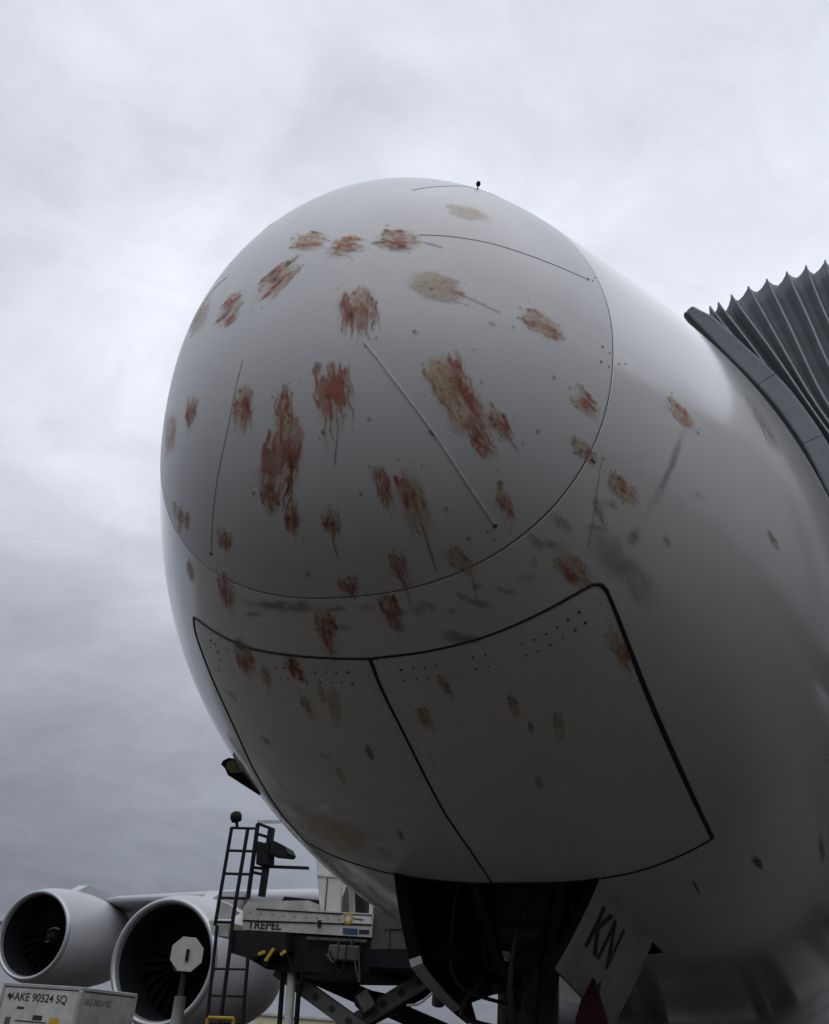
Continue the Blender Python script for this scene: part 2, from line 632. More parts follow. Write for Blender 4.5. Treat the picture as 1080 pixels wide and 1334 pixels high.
# fuselage skin with the gear bay left open
su_ = seam_u(phis)
rows = []
lip0 = hull(1.0018 * su_, phis) - 0.006 * hull_n(1.0018 * su_, phis)
UB0, UB1 = math.sqrt(S_B0), math.sqrt(S_B1)
ulist = [('rel', t) for t in [0, .012, .03] + list(np.linspace(.08, 1, 11))]
uc = np.concatenate([np.linspace(1.02, UB0, 46)[1:], np.linspace(UB0, UB1, 30)[1:], np.linspace(UB1, 3.8, 40)[1:], np.sqrt(np.linspace(15, 72, 50))])
R = [lip0]
for _, t in ulist:
    u = (1.0028 * su_) * (1 - t) + 1.02 * t
    R.append(hull(u, phis))
ustart = len(R)
for u in uc:
    R.append(hull(np.full(NPH, u), phis))
V = np.concatenate(R)
F = []
nr = len(R)
inb = np.abs(phis + math.pi / 2) <= BAYH + 1e-6
for i in range(nr - 1):
    for k in range(NPH):
        k2 = (k + 1) % NPH
        if i >= ustart:
            ua, ub = uc[i - ustart], uc[i - ustart + 1]
            if ua >= UB0 - 1e-6 and ub <= UB1 + 1e-6 and inb[k] and inb[k2] and k2 > k:
                continue
        F.append((i * NPH + k, i * NPH + k2, (i + 1) * NPH + k2, (i + 1) * NPH + k))
fus = mesh_obj('fuselage', V, F, M_PAINT, root, True)
fix_normals(fus)

# bay box
mb = MB(AF)
ed = hull(np.array([UB0, UB0, UB1, UB1]), np.array([-math.pi / 2 - BAYH, -math.pi / 2 + BAYH, -math.pi / 2 - BAYH, -math.pi / 2 + BAYH]))
lat0 = abs(float((ed[0] - NOSE) @ LV)); lat1 = abs(float((ed[2] - NOSE) @ LV))
zb = float(ed[:, 2].min())
ztop = 4.3
n = 14
pa = np.linspace(-math.pi / 2 - BAYH, -math.pi / 2 + BAYH, n)
for u in (UB0, UB1):
    lo = hull(np.full(n, u), pa)
    hi = lo.copy(); hi[:, 2] = ztop
    b = len(mb.v); mb.v += list(lo) + list(hi)
    mb.f += [(b + i, b + i + 1, b + n + i + 1, b + n + i) for i in range(n - 1)]
ua = np.linspace(UB0, UB1, 10)
for p_ in (pa[0], pa[-1]):
    lo = hull(ua, np.full(10, p_))
    hi = lo.copy(); hi[:, 2] = ztop
    b = len(mb.v); mb.v += list(lo) + list(hi)
    mb.f += [(b + i, b + i + 1, b + 10 + i + 1, b + 10 + i) for i in range(9)]
wl = max(lat0, lat1) + 0.05
mb.add([AF(S_B0 - .02, -wl, ztop), AF(S_B0 - .02, wl, ztop), AF(S_B1 + .02, wl, ztop), AF(S_B1 + .02, -wl, ztop)], [(0, 1, 2, 3)])
for k in range(5):       # frames across the bay roof
    s = S_B0 + 0.3 + k * 0.45
    mb.box(s, s + 0.06, -lat0 * .97, lat0 * .97, ztop - 0.18, ztop - 0.01)
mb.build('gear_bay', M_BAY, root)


# -------- ribbons and panels laid on the hull
def surf_line(px, step=6):
    pts = catmull(px, step)
    H = np.array([hit_in(*q) for q in pts])
    # light smoothing keeps traced lines fair
    for _ in range(2):
        H[1:-1] = 0.25 * H[:-2] + 0.5 * H[1:-1] + 0.25 * H[2:]
    return H


def ribbon(name, px, width, height, material, parent, step=6, taper=None, H=None):
    if H is None:
        H = surf_line(px, step)
    u, ph = to_uphi(H)
    P = hull(u, ph); N = hull_n(u, ph)
    T = np.gradient(P, axis=0); T /= np.linalg.norm(T, axis=1)[:, None] + 1e-9
    S = np.cross(T, N); S /= np.linalg.norm(S, axis=1)[:, None] + 1e-9
    n = len(P)
    w = np.full(n, width) if taper is None else width * np.interp(np.linspace(0, 1, n), np.linspace(0, 1, len(taper)), taper)
    prof_ = [(-.5, .0004), (-.32, height), (.32, height), (.5, .0004)]
    V = np.concatenate([P + S * (a * w)[:, None] + N * h for a, h in prof_])
    F = []
    for j in range(3):
        for i in range(n - 1):
            F.append((j * n + i, j * n + i + 1, (j + 1) * n + i + 1, (j + 1) * n + i))
    return mesh_obj(name, V, F, material, parent, False)


L_FRONT = [(253, 804), (261, 809), (270, 816), (293, 830), (329, 845), (385, 854), (438, 857.5), (482, 858)]
L_LEFT = [(253, 804), (254, 818), (260, 839), (279, 888), (309, 954), (332, 1004), (365, 1057), (398, 1096)]
L_AFT = [(398, 1096), (431, 1113), (467, 1126), (507, 1137), (560, 1145), (603, 1149), (641, 1150)]
CENTRE = [(482, 858), (497, 897), (525, 953), (552.6, 1008.5), (580, 1059.5), (613, 1108), (641, 1150)]
R_FRONT = [(482, 858), (552.6, 849), (613, 835), (659, 819), (710, 795.5), (747, 775), (768, 763)]
R_CORNER = [(768, 763), (776, 761), (784, 763), (791, 772)]
R_RIGHT = [(791, 772), (802.6, 800), (844, 907), (890.6, 1013), (928, 1092)]
R_AFT = [(641, 1150), (738, 1148.5), (802.6, 1140.5), (849, 1129), (895, 1110), (928, 1092)]


def coons(a, b, c, d, n, m):
    """a: front edge (left->right), b: aft edge (left->right), c: left edge (front->aft), d: right edge; in (u, phi)"""
    def curve(px, k):
        H = surf_line(px)
        return resample(np.stack(to_uphi(H), 1), k)
    A, B, C, D = curve(a, n), curve(b, n), curve(c, m), curve(d, m)
    x = np.linspace(0, 1, n)[None, :, None]
    y = np.linspace(0, 1, m)[:, None, None]
    G = (1 - y) * A[None] + y * B[None] + (1 - x) * C[:, None] + x * D[:, None] - \
        ((1 - x) * (1 - y) * A[0] + x * (1 - y) * A[-1] + (1 - x) * y * B[0] + x * y * B[-1])
    return G


def panel(name, G, off, material, parent):
    m, n = G.shape[:2]
    P = hull(G[..., 0], G[..., 1]); N = hull_n(G[..., 0], G[..., 1])
    H = P + N * off
    rim = np.zeros((m, n), bool); rim[0] = rim[-1] = True; rim[:, 0] = rim[:, -1] = True
    H[rim] = (P + N * 0.0005)[rim]
    o = mesh_obj(name, H.reshape(-1, 3), grid_faces(m, n, False), material, parent, True)
    return o


# stay clear of the lines by a little
door_l = panel('nose_gear_door', coons(L_FRONT, L_AFT, L_LEFT, CENTRE, 60, 60), 0.004, M_DOORP, root)
door_r = panel('nose_gear_door', coons(R_FRONT + R_CORNER[1:3] + [(789, 768)], R_AFT, CENTRE, [(789, 768)] + R_RIGHT, 70, 60), 0.004, M_DOORP, root)
door_l['label'] = 'closed starboard forward gear door with scuffed lower edge'
door_r['label'] = 'closed port forward gear door with thick black edge seal'
ribbon('door_seal', L_FRONT, 0.012, 0.006, M_SEAL, door_l)
ribbon('door_seal', L_LEFT, 0.016, 0.007, M_SEAL, door_l)
ribbon('door_seal', L_AFT, 0.016, 0.007, M_SEAL, door_l)
ribbon('door_seal', CENTRE, 0.014, 0.007, M_SEAL, door_r, taper=[1.5, 1, 1, .8, .7])
ribbon('door_seal', R_FRONT, 0.013, 0.006, M_SEAL, door_r, taper=[1, .8, .9, 1.3])
ribbon('door_seal', R_CORNER, 0.02, 0.007, M_SEAL, door_r, step=2, taper=[.7, 1, 1.3])
ribbon('door_seal', R_RIGHT, 0.030, 0.008, M_SEAL, door_r, taper=[.7, 1, 1.1, 1])
ribbon('door_seal', R_AFT, 0.020, 0.007, M_SEAL, door_r)

# lightning diverter strips on the radome
STRIPS = [
    ([(474, 445), (492, 467), (510, 491), (540, 530), (570, 571), (610, 632), (645, 684)], M_STRIP, 0.009),
    ([(316, 470), (306, 510), (297, 558), (287, 602), (280, 645), (276, 690), (275, 720)], M_STRIPD, 0.0055),
    ([(546, 306), (575, 307), (602, 310), (640, 317), (682, 330), (722, 345), (764, 363)], M_STRIPD, 0.0065),
    ([(536, 248), (560, 244), (590, 242.5), (620, 244), (651, 252)], M_STRIPD, 0.006),
    ([(296, 361), (282, 373), (268, 391)], M_STRIPD, 0.005),
]
for px, m_, w in STRIPS:
    st = ribbon('diverter_strip', px, w, 0.0016 if m_ is M_STRIPD else 0.004, m_, radome)


def disc(mb, x, y, r, h=0.004):
    p = hit_in(x, y)
    u, ph = to_uphi(p[None])
    P = hull(u, ph)[0]; N = hull_n(u, ph)[0]
    t = np.cross(N, [0, 0, 1.0]); t /= np.linalg.norm(t); b = np.cross(N, t)
    k = 10
    V = [P + N * 0.0005 + r * (math.cos(a) * t + math.sin(a) * b) for a in np.linspace(0, 2 * math.pi, k, endpoint=False)]
    V += [P + N * h + .8 * r * (math.cos(a) * t + math.sin(a) * b) for a in np.linspace(0, 2 * math.pi, k, endpoint=False)]
    mb.add(V, [tuple(range(k, 2 * k))] + [(i, (i + 1) % k, k + (i + 1) % k, k + i) for i in range(k)])


for group in ([(645, 685, .011), (635, 692, .004), (644, 703, .004), (657, 679, .003), (664, 690, .003)], [(275, 721, .009)],
              [(785, 452, .005), (794, 460, .003), (783, 471, .005), (793, 478, .004), (806, 474, .003), (815, 474, .003)],
              [(766, 364, .007), (772, 366, .003), (775, 362, .003)], [(563, 565, .005)], [(771, 599, .009), (774, 602, .006)]):
    mb = MB()
    for x, y, r in group:
        disc(mb, x, y, r)
    mb.build('fastener_cluster', M_FAST, radome)['kind'] = 'stuff'

rnd = random.Random(5)
# rows of countersunk heads along the top of the gear doors (photo positions)
dots_r = []
def loc2(x, y): return (460 + x / 2.16, 740 + y / 2.16)
for x, y, r in [(135, 285, 8), (170, 280, 5), (202, 277, 5), (236, 272, 5), (145, 315, 6), (178, 311, 5), (211, 308, 5), (244, 303, 5),
             (338, 250, 6), (372, 242, 5), (347, 283, 6), (381, 275, 5), (474, 212, 5), (508, 200, 6), (543, 184, 6), (573, 165, 6), (604, 145, 8), (635, 123, 9),
             (487, 244, 5), (518, 232, 5), (554, 214, 6), (589, 195, 5), (624, 173, 8), (652, 153, 9)]:
    dots_r.append((*loc2(x, y), r * 0.0011))
dots_l = []
for x, y, r in [(577, 410, 6), (620, 408, 6), (662, 410, 6), (706, 409, 8), (600, 448, 6), (640, 450, 5), (684, 450, 6), (726, 453, 8), (425, 393, 5), (458, 392, 7), (473, 436, 5), (443, 432, 4),
             (167, 285, 8), (186, 299, 7), (168, 312, 5), (195, 330, 8), (231, 322, 5), (205, 360, 5), (200, 400, 6)]:
    dots_l.append((220 + x / 3.032, 740 + y / 3.032, r * 0.0011))
def along(px, off, step, r):
    out = []
    P = catmull(px, step)
    for i, q in enumerate(P):
        out.append((q[0] + off[0], q[1] + off[1], r))
    return out
dots_r += along(CENTRE, (9, 2), 26, .0032) + along(R_RIGHT, (-13, 5), 30, .003)
dots_l += along(CENTRE, (-9, 3), 26, .0032) + along(L_FRONT, (6, 9), 24, .003)[3:]
for dl, d in ((dots_r, door_r), (dots_l, door_l)):
    mb = MB()
    for x, y, r in dl:
        disc(mb, x, y, r, 0.0065)
    o = mb.build('fastener_heads', M_FAST, d)
    o['kind'] = 'stuff'
# stencilled marks low on the port door
mb = MB()
for i in range(16):
    x = 784 + i * 4.6 + rnd.uniform(-1, 1)
    if i in (4, 5, 9): continue
    y = 1036 - i * 2.0 + rnd.uniform(-2, 2)
    disc(mb, x, y, 0.0035, 0.0062); disc(mb, x + 1, y + 4, 0.003, 0.0062)
o = mb.build('stencil_marks', mat('faded_print', (0.25, 0.245, 0.24), .6), door_r); o['kind'] = 'stuff'

# small dark stub on top of the nose
p = hit_in(623, 243)
u_, ph_ = to_uphi(p[None]); N_ = hull_n(u_, ph_)[0]
mb = MB()
mb.lathe([(-.01, .003), (.022, .003), (.023, .009), (.033, .012), (.044, .009), (.048, .001)], p, N_ * .3 + np.array([0, 0, .9]), 12)
mb.build('stub_antenna', M_DARKM, root, True)

# ------------------------------------------------------------------ dried smears
def vnoise(x, y, seed, octaves=4):
    rs = np.random.RandomState(seed)
    tot = np.zeros_like(x); amp = 1.0; norm = 0
    for o in range(octaves):
        Lt = rs.rand(64, 64)
        xi = np.floor(x).astype(int); yi = np.floor(y).astype(int)
        fx = x - xi; fy = y - yi
        fx = fx * fx * (3 - 2 * fx); fy = fy * fy * (3 - 2 * fy)
        g = lambda a, b: Lt[a % 64, b % 64]
        tot += amp * ((g(xi, yi) * (1 - fx) + g(xi + 1, yi) * fx) * (1 - fy) + (g(xi, yi + 1) * (1 - fx) + g(xi + 1, yi + 1) * fx) * fy)
        norm += amp
        amp *= 0.6
        x = x * 2.1 + 7.3; y = y * 2.1 + 3.1
    return tot / norm


def sstep(a, b, x):
    t = np.clip((x - a) / (b - a), 0, 1)
    return t * t * (3 - 2 * t)


C_YEL = np.array([0.62, 0.51, 0.345]); C_RED = np.array([0.40, 0.075, 0.042]); C_ORG = np.array([0.50, 0.19, 0.09])
C_DRK = np.array([0.04, 0.03, 0.022]); C_GRY = np.array([0.30, 0.30, 0.31]); C_PNK = np.array([0.72, 0.50, 0.42])
SEED = [11]


def smear(a, b, wpx, red=0.6, yel=0.4, dark=0.2, tail=None, alpha=0.9, grey=False, streak=1.0, soft=False, parent=None, halo=0.55, pink=0.25, name=None, hits=None):
    SEED[0] += 1
    sd = SEED[0]
    rs = np.random.RandomState(sd)
    Pa, Pb = hit_in(*a), hit_in(*b)
    mid = ((a[0] + b[0]) / 2, (a[1] + b[1]) / 2)
    d2 = np.array([b[0] - a[0], b[1] - a[1]], float); L2 = np.linalg.norm(d2); d2 /= L2
    pr = np.array([-d2[1], d2[0]])
    q0 = hit_in(mid[0] - pr[0] * wpx / 2, mid[1] - pr[1] * wpx / 2)
    q1 = hit_in(mid[0] + pr[0] * wpx / 2, mid[1] + pr[1] * wpx / 2)
    Pm = hit_in(*mid)
    um, pm = to_uphi(Pm[None]); N = hull_n(um, pm)[0]
    ax = Pb - Pa; ax -= N * (ax @ N); Lm = np.linalg.norm(ax); ax /= Lm
    sd_ = np.cross(N, ax)
    if (q1 - q0) @ sd_ < 0: sd_ = -sd_
    Wm = max(abs((q1 - q0) @ sd_), 0.02)
    tl = 0.0
    if tail is not None:
        Pt = hit_in(*tail)
        tl = max(0, ((Pt - Pa) @ ax) / Lm - 1.0)
        tx = ((Pt - Pa) @ sd_) / (Wm / 2)
    y0, y1 = -0.35, max(1.3, 1.08 + tl)
    x1 = 1.7
    if tail is not None: x1 = max(x1, abs(tx) + .4)
    cell = 0.0034
    ny = int(np.clip((y1 - y0) * Lm / cell, 12, 190)); nx = int(np.clip(2 * x1 * Wm / 2 / cell, 10, 120))
    yy, xx = np.meshgrid(np.linspace(y0, y1, ny), np.linspace(-x1, x1, nx), indexing='ij')
    asp = 2 * Lm / Wm
    # world-scaled noise coordinates
    wx = xx * Wm / 2; wy = yy * Lm
    big = min(Lm, Wm)
    fr = 1.0 / max(0.022, min(0.06, big / 3.5))
    wig = (vnoise(wx * fr * .8, wy * fr * .5, sd + 100, 3) - .5)
    xw = xx + wig * rs.uniform(.7, 1.3)
    yw = yy + (vnoise(wx * fr * 1.6, wy * fr * .6, sd + 200, 3) - .5) * 0.30
    if soft:
        env = np.exp(-(np.abs(xw) / .75) ** 3 - (np.abs(yw - .5) / .5) ** 3)
        nz = vnoise(wx * fr, wy * fr * .5, sd + 1, 4)
        dens = env * sstep(.25, .65, nz + .15)
        A = alpha * dens * .55
        colr = np.broadcast_to(C_GRY if grey else C_YEL, xx.shape + (3,)).copy()
    else:
        h = np.where(yw < .32, np.sqrt(np.clip(1 - ((yw - .32) / .42) ** 2, 0, 1)), np.clip(1 - ((yw - .32) / .75) ** 1.3 if False else 1 - np.abs((yw - .32) / .78) ** 1.25, 0, 1))
        body = sstep(0.0, .45, h - np.abs(xw) * .95) * .55
        for k in range(rs.randint(2, 5)):
            bx, by = rs.uniform(-.55, .55), rs.uniform(.05, .6)
            rx, ry = rs.uniform(.25, .6), rs.uniform(.16, .36)
            body = np.maximum(body, sstep(0, .5, 1 - np.hypot((xw - bx) / rx, (yw - by) / ry)) * rs.uniform(.7, 1.1))
        st = np.zeros_like(xx)
        for k in range(int(24 * streak) + 6):
            xs = rs.uniform(-.85, .85); ys = rs.uniform(-.12, .4); ye = ys + rs.uniform(.25, .85) * (1.15 - .5 * abs(xs))
            ww = rs.uniform(.03, .115); fan = rs.uniform(-.12, .16)
            t = (yw - ys) / (ye - ys)
            wt_ = ww * np.clip(1.05 - t, 0, 1) ** .6
            xc = xs * (1 + fan * t)
            dd = np.exp(-((xw * .6 + xx * .4 - xc) / np.maximum(wt_, .004)) ** 2) * ((t > 0) & (t < 1.03)) * sstep(0, .08, t)
            st = np.maximum(st, dd * rs.uniform(.6, 1))
        nz = vnoise(wx * fr, wy * fr * .42, sd + 1, 5)
        nf = vnoise(wx * fr * 3, wy * fr * 1.3, sd + 2, 3)
        n3 = vnoise(wx * fr * 1.7 + 5, wy * fr * .38, sd + 8, 4)
        dens = np.clip(body * .42 + st * .72, 0, 1.15) * (.25 + 1.3 * nz) + (nf - .5) * .45 * np.clip(body + st, 0, 1)
        core = sstep(.18, .54, dens) * (.55 + .45 * sstep(.32, .55, n3))
        ha = sstep(0, .5, np.exp(-(xx / 1.05) ** 2 - ((yy - .4) / .55) ** 2) * (.4 + vnoise(wx * fr * .8, wy * fr * .6, sd + 3, 3)) - .22)
        # redness grows away from the pale impact point
        rz = vnoise(wx * fr * 1.1, wy * fr * .45, sd + 4, 4)
        rr = sstep(.38, .62, rz + (yw - .35) * .42 + (red - .5) * .55)
        base = C_YEL * (1 - rr[..., None]) + (C_RED * .62 + C_ORG * .38) * rr[..., None]
        deep = sstep(.48, .66, vnoise(wx * fr * 1.4, wy * fr * .6, sd + 5, 4) + (dens - .6) * .3)[..., None] * rr[..., None]
        base = base * (1 - .5 * deep) + C_RED * .6 * .5 * deep
        pk = sstep(.58, .70, vnoise(wx * fr * 1.3, wy * fr * .7, sd + 6, 4))[..., None] * pink * 2
        pk = np.clip(pk, 0, .8)
        base = base * (1 - pk) + C_PNK * pk
        dk = sstep(.66, .76, vnoise(wx * fr * 2.0, wy * fr * 1.0, sd + 7, 4) + (dark - .3) * .22 - np.abs(yw - .35) * .05)
        for k in range(int(dark * 10)):
            cx, cy = rs.uniform(-.8, .8), rs.uniform(-.15, .55)
            r0 = rs.uniform(.004, .010)
            dk = np.maximum(dk, np.exp(-(((xx - cx) * Wm / 2) / r0) ** 2 - (((yy - cy) * Lm) / (r0 * rs.uniform(1, 1.8))) ** 2) * .95)
        dspk = dk
        base = base * (1 - dk[..., None] * .85) + C_DRK * dk[..., None] * .85
        A = np.maximum(core * (.70 + .30 * nf), dspk * sstep(.1, .5, dens + np.where(dark > .3, .3, 0) * sstep(1.15, .75, np.hypot(xx, (yy - .25) * 1.6)))) * alpha
        hc = ha * halo * yel * (1 - core)
        colr = base * (A / (A + hc + 1e-6))[..., None] + C_YEL * (hc / (A + hc + 1e-6))[..., None]
        A = np.clip(A + hc * .8, 0, 1)
        # fine droplets thrown clear of the impact
        for k in range(int(rs.uniform(6, 16) * (1 if alpha > .6 else .4))):
            cx, cy = rs.normal(0, .75), rs.normal(.35, .42)
            r0 = rs.uniform(.0016, .0042)
            dd = np.exp(-(((xx - cx) * Wm / 2) / r0) ** 2 - (((yy - cy) * Lm) / (r0 * rs.uniform(1, 2.6))) ** 2)
            w_ = (dd * rs.uniform(.4, .9) * alpha)
            w_ = np.where(w_ < .05, 0, w_)
            cc_ = (C_RED * .6, C_DRK * 2, C_ORG * .7)[rs.randint(3)]
            tot = A + w_ + 1e-6
            colr = colr * (A / tot)[..., None] + cc_ * (w_ / tot)[..., None]
            A = np.clip(A + w_, 0, 1)
        if grey:
            colr = np.broadcast_to(C_GRY * .45, colr.shape).copy()
    if tail is not None:
        t = np.clip((yy - .8) / max(tl + .2, .05), 0, 1)
        xc = tx * t ** 1.2
        wln = 0.0031 * (1.3 - .5 * t) / (Wm / 2)
        lnm = np.exp(-((xx - xc) / wln) ** 2) * ((yy > .72) & (yy < 1 + tl)) * (.55 + .45 * vnoise(wx * 60, wy * 22, sd + 9, 2))
        lc = C_RED * .45 + C_DRK * .5
        w_ = lnm * .9
        colr = colr * (1 - w_[..., None]) + lc * w_[..., None]
        A = np.maximum(A, w_ * alpha)
    edge = sstep(0, .12, np.minimum(yy - y0, y1 - yy)) * sstep(0, .15, x1 - np.abs(xx))
    A = A * edge
    # place on the hull
    P0 = (Pa + 0 * N)
    Q = P0 + sd_ * (xx * Wm / 2)[..., None] + ax * (yy * Lm)[..., None]
    out = np.zeros_like(Q); ok = np.zeros(xx.shape, bool)
    keep = A > 0.03
    kk = keep.copy()
    kk[1:] |= keep[:-1]; kk[:-1] |= keep[1:]; kk[:, 1:] |= keep[:, :-1]; kk[:, :-1] |= keep[:, 1:]
    Nv = Vector(N)
    for i, j in zip(*np.nonzero(kk)):
        o = Vector(Q[i, j]) + Nv * 0.5
        r = BVH.ray_cast(o, -Nv, 1.4)
        if r[0] is not None:
            out[i, j] = r[0]; ok[i, j] = True
    if not ok.any():
        return None
    uu, pp = to_uphi(out[ok])
    out[ok] = hull(uu, pp) + hull_n(uu, pp) * (0.0075 if parent in (door_l, door_r) else 0.003)
    idm = -np.ones(xx.shape, int)
    fq = keep & ok
    quad = (fq[:-1, :-1] | fq[1:, :-1] | fq[:-1, 1:] | fq[1:, 1:]) & ok[:-1, :-1] & ok[1:, :-1] & ok[:-1, 1:] & ok[1:, 1:]
    use = np.zeros(xx.shape, bool)
    use[:-1, :-1] |= quad; use[1:, :-1] |= quad; use[:-1, 1:] |= quad; use[1:, 1:] |= quad
    idm[use] = np.arange(use.sum())
    ii, jj = np.nonzero(quad)
    F = np.stack([idm[ii, jj], idm[ii + 1, jj], idm[ii + 1, jj + 1], idm[ii, jj + 1]], 1)
    o = mesh_obj(name or ('grime_smudge' if (grey or soft) else 'bird_strike_smear'), out[use], F, M_STAIN, parent if parent is not None else radome, True)
    at = o.data.attributes.new('stain', 'FLOAT_COLOR', 'POINT')
    at.data.foreach_set('color', np.concatenate([colr[use], A[use][:, None]], 1).astype(np.float32).ravel())
    return o


# on the radome, following the airflow from the tip
smear((388, 312), (428, 320), 30, red=.55, yel=.6, dark=.35, pink=.4, streak=.8)
smear((432, 318), (470, 326), 36, red=.5, yel=.5, dark=.1, pink=.5)
smear((381, 346), (333, 394), 28, red=.6, yel=.5, dark=.8, pink=.35, streak=1.2)
smear((313, 392), (279, 423), 26, red=.7, yel=.4, dark=.1, pink=.6)
smear((269, 394), (246, 437), 18, red=.1, yel=.7, dark=.35, alpha=.55)
smear((356, 289), (340, 303), 8, red=.5, yel=.3, dark=.2, alpha=.7)
smear((498, 312), (552, 315), 30, red=.6, yel=.6, dark=.75, pink=.4, tail=(577, 323))
smear((588, 274), (640, 283), 17, red=-.2, yel=.9, dark=.05, alpha=.42, streak=.5, pink=.1)
smear((541, 366), (613, 390), 36, red=.15, yel=.9, dark=.25, tail=(652, 408), pink=.2, alpha=.62)
smear((686, 413), (742, 444), 30, red=.5, yel=.6, dark=.35, pink=.1)
smear((463, 383), (470, 440), 58, red=.72, yel=.8, dark=.55, pink=.15, streak=1.5)
smear((433, 482), (443, 572), 56, red=.85, yel=.4, dark=.25, tail=(436, 606), pink=.15, streak=1.6)
smear((413, 473), (414, 492), 12, grey=True, alpha=.5)
smear((371, 512), (369, 582), 26, red=.85, yel=.5, dark=.25, pink=.3)
smear((372, 560), (357, 662), 58, red=.8, yel=.5, dark=.30, pink=.45, streak=1.7)
smear((352, 630), (352, 676), 30, red=.9, yel=.3, dark=.45, pink=.2)
smear((378, 655), (384, 704), 20, red=.8, yel=.3, dark=.5, pink=.2, alpha=.8)
smear((370, 501), (374, 510), 9, grey=True, alpha=.5)
smear((319, 508), (314, 573), 28, red=.8, yel=.6, dark=.4, pink=.1)
smear((252, 520), (246, 562), 15, red=.75, yel=.3, dark=.15)
smear((224, 540), (219, 602), 15, red=.6, yel=.3, dark=.1, alpha=.5, pink=.5)
smear((293, 690), (292, 722), 18, red=.7, yel=.4, dark=.35)
smear((236, 663), (233, 694), 8, red=.5, yel=.3, dark=.5, alpha=.75)
smear((244, 670), (242, 693), 9, red=.5, yel=.3, dark=.5, alpha=.75)
smear((576, 468), (596, 528), 56, red=.6, yel=.7, dark=.3, pink=.15, streak=1.4)
smear((585, 496), (626, 575), 58, red=.65, yel=.8, dark=.35, pink=.2, streak=1.5)
smear((614, 552), (648, 606), 30, red=.75, yel=.5, dark=.25, pink=.5)
smear((640, 535), (668, 580), 26, red=.7, yel=.5, dark=.5, pink=.2, tail=(676, 588))
smear((493, 612), (513, 672), 24, red=.8, yel=.4, dark=.3, pink=.1)
smear((527, 622), (556, 702), 38, red=.62, yel=.7, dark=.25, tail=(568, 742), pink=.1)
smear((431, 666), (433, 704), 27, red=.6, yel=.7, dark=.45, tail=(441, 727), pink=.05)
smear((650, 638), (668, 676), 18, red=.5, yel=.7, dark=.3)
smear((750, 512), (784, 548), 25, red=.75, yel=.5, dark=.2, pink=.1)
smear((748, 576), (782, 603), 20, red=.4, yel=.7, dark=.6, alpha=.8)
smear((514, 718), (531, 768), 26, red=.75, yel=.3, dark=.2, tail=(535, 787), alpha=.75, pink=.4)
smear((448, 752), (464, 778), 30, red=.9, yel=.2, dark=.35, alpha=.8)
smear((586, 718), (618, 748), 26, red=.25, yel=.8, dark=.4, tail=(621, 785), alpha=.75)
smear((491, 608), (492, 622), 12, grey=True, alpha=.35)
smear((650, 626), (654, 634), 9, grey=True, alpha=.6)
# on the skin behind the radome
smear((796, 622), (833, 658), 25, red=.5, yel=.7, dark=.4, parent=fus)
smear((775, 654), (790, 686), 12, red=.2, yel=.3, dark=.7, alpha=.55, parent=fus)
smear((732, 727), (774, 768), 32, red=.45, yel=.8, dark=.2, parent=fus)
smear((873, 527), (908, 558), 18, red=.35, yel=.9, dark=.25, parent=fus)
smear((503, 778), (520, 828), 27, red=.85, yel=.4, dark=.3, parent=fus)
smear((419, 798), (434, 858), 28, red=.75, yel=.5, dark=.3, parent=fus)
smear((293, 750), (298, 800), 22, red=.75, yel=.4, dark=.25, parent=fus, alpha=.8)
smear((247, 733), (249, 760), 9, red=.1, yel=.3, dark=.9, alpha=.7, parent=fus)
smear((228, 655), (229, 680), 6, red=.3, yel=.3, dark=.5, alpha=.5, parent=fus)
smear((1003, 697), (1017, 719), 7, red=.1, yel=.2, dark=.8, alpha=.7, parent=fus)
# on the closed gear doors
smear((314, 838), (326, 882), 24, red=.75, yel=.5, dark=.45, parent=door_l)
smear((311, 836), (315, 848), 10, grey=True, dark=.9, alpha=.9, parent=door_l)
smear((380, 857), (393, 892), 18, red=.7, yel=.4, dark=.7, parent=door_l)
smear((345, 868), (351, 900), 12, red=.4, yel=.5, dark=.5, alpha=.7, parent=door_l)
smear((396, 908), (406, 937), 13, red=.55, yel=.5, dark=.5, alpha=.8, parent=door_l)
smear((434, 900), (440, 948), 18, red=-.1, yel=.8, dark=.2, alpha=.6, parent=door_l)
smear((418, 893), (423, 920), 10, red=.3, yel=.5, dark=.5, alpha=.5, parent=door_l)
smear((479, 973), (488, 992), 8, red=.2, yel=.3, dark=.9, alpha=.8, parent=door_l)
smear((440, 1000), (452, 1025), 8, red=.1, yel=.5, dark=.4, alpha=.5, parent=door_l)
smear((548, 922), (562, 953), 17, red=.2, yel=.8, dark=.55, alpha=.85, parent=door_r)
smear((575, 882), (589, 913), 12, red=.2, yel=.5, dark=.5, alpha=.7, parent=door_r)
smear((666, 908), (676, 936), 14, red=0., yel=.7, dark=.6, alpha=.8, parent=door_r)
smear((726, 928), (730, 970), 16, red=0, yel=.3, dark=.7, alpha=.55, parent=door_r)
smear((797, 826), (822, 874), 20, red=.4, yel=.8, dark=.35, alpha=.85, parent=door_r)
smear((405, 1052), (462, 1108), 62, soft=True, alpha=.8, parent=door_l)
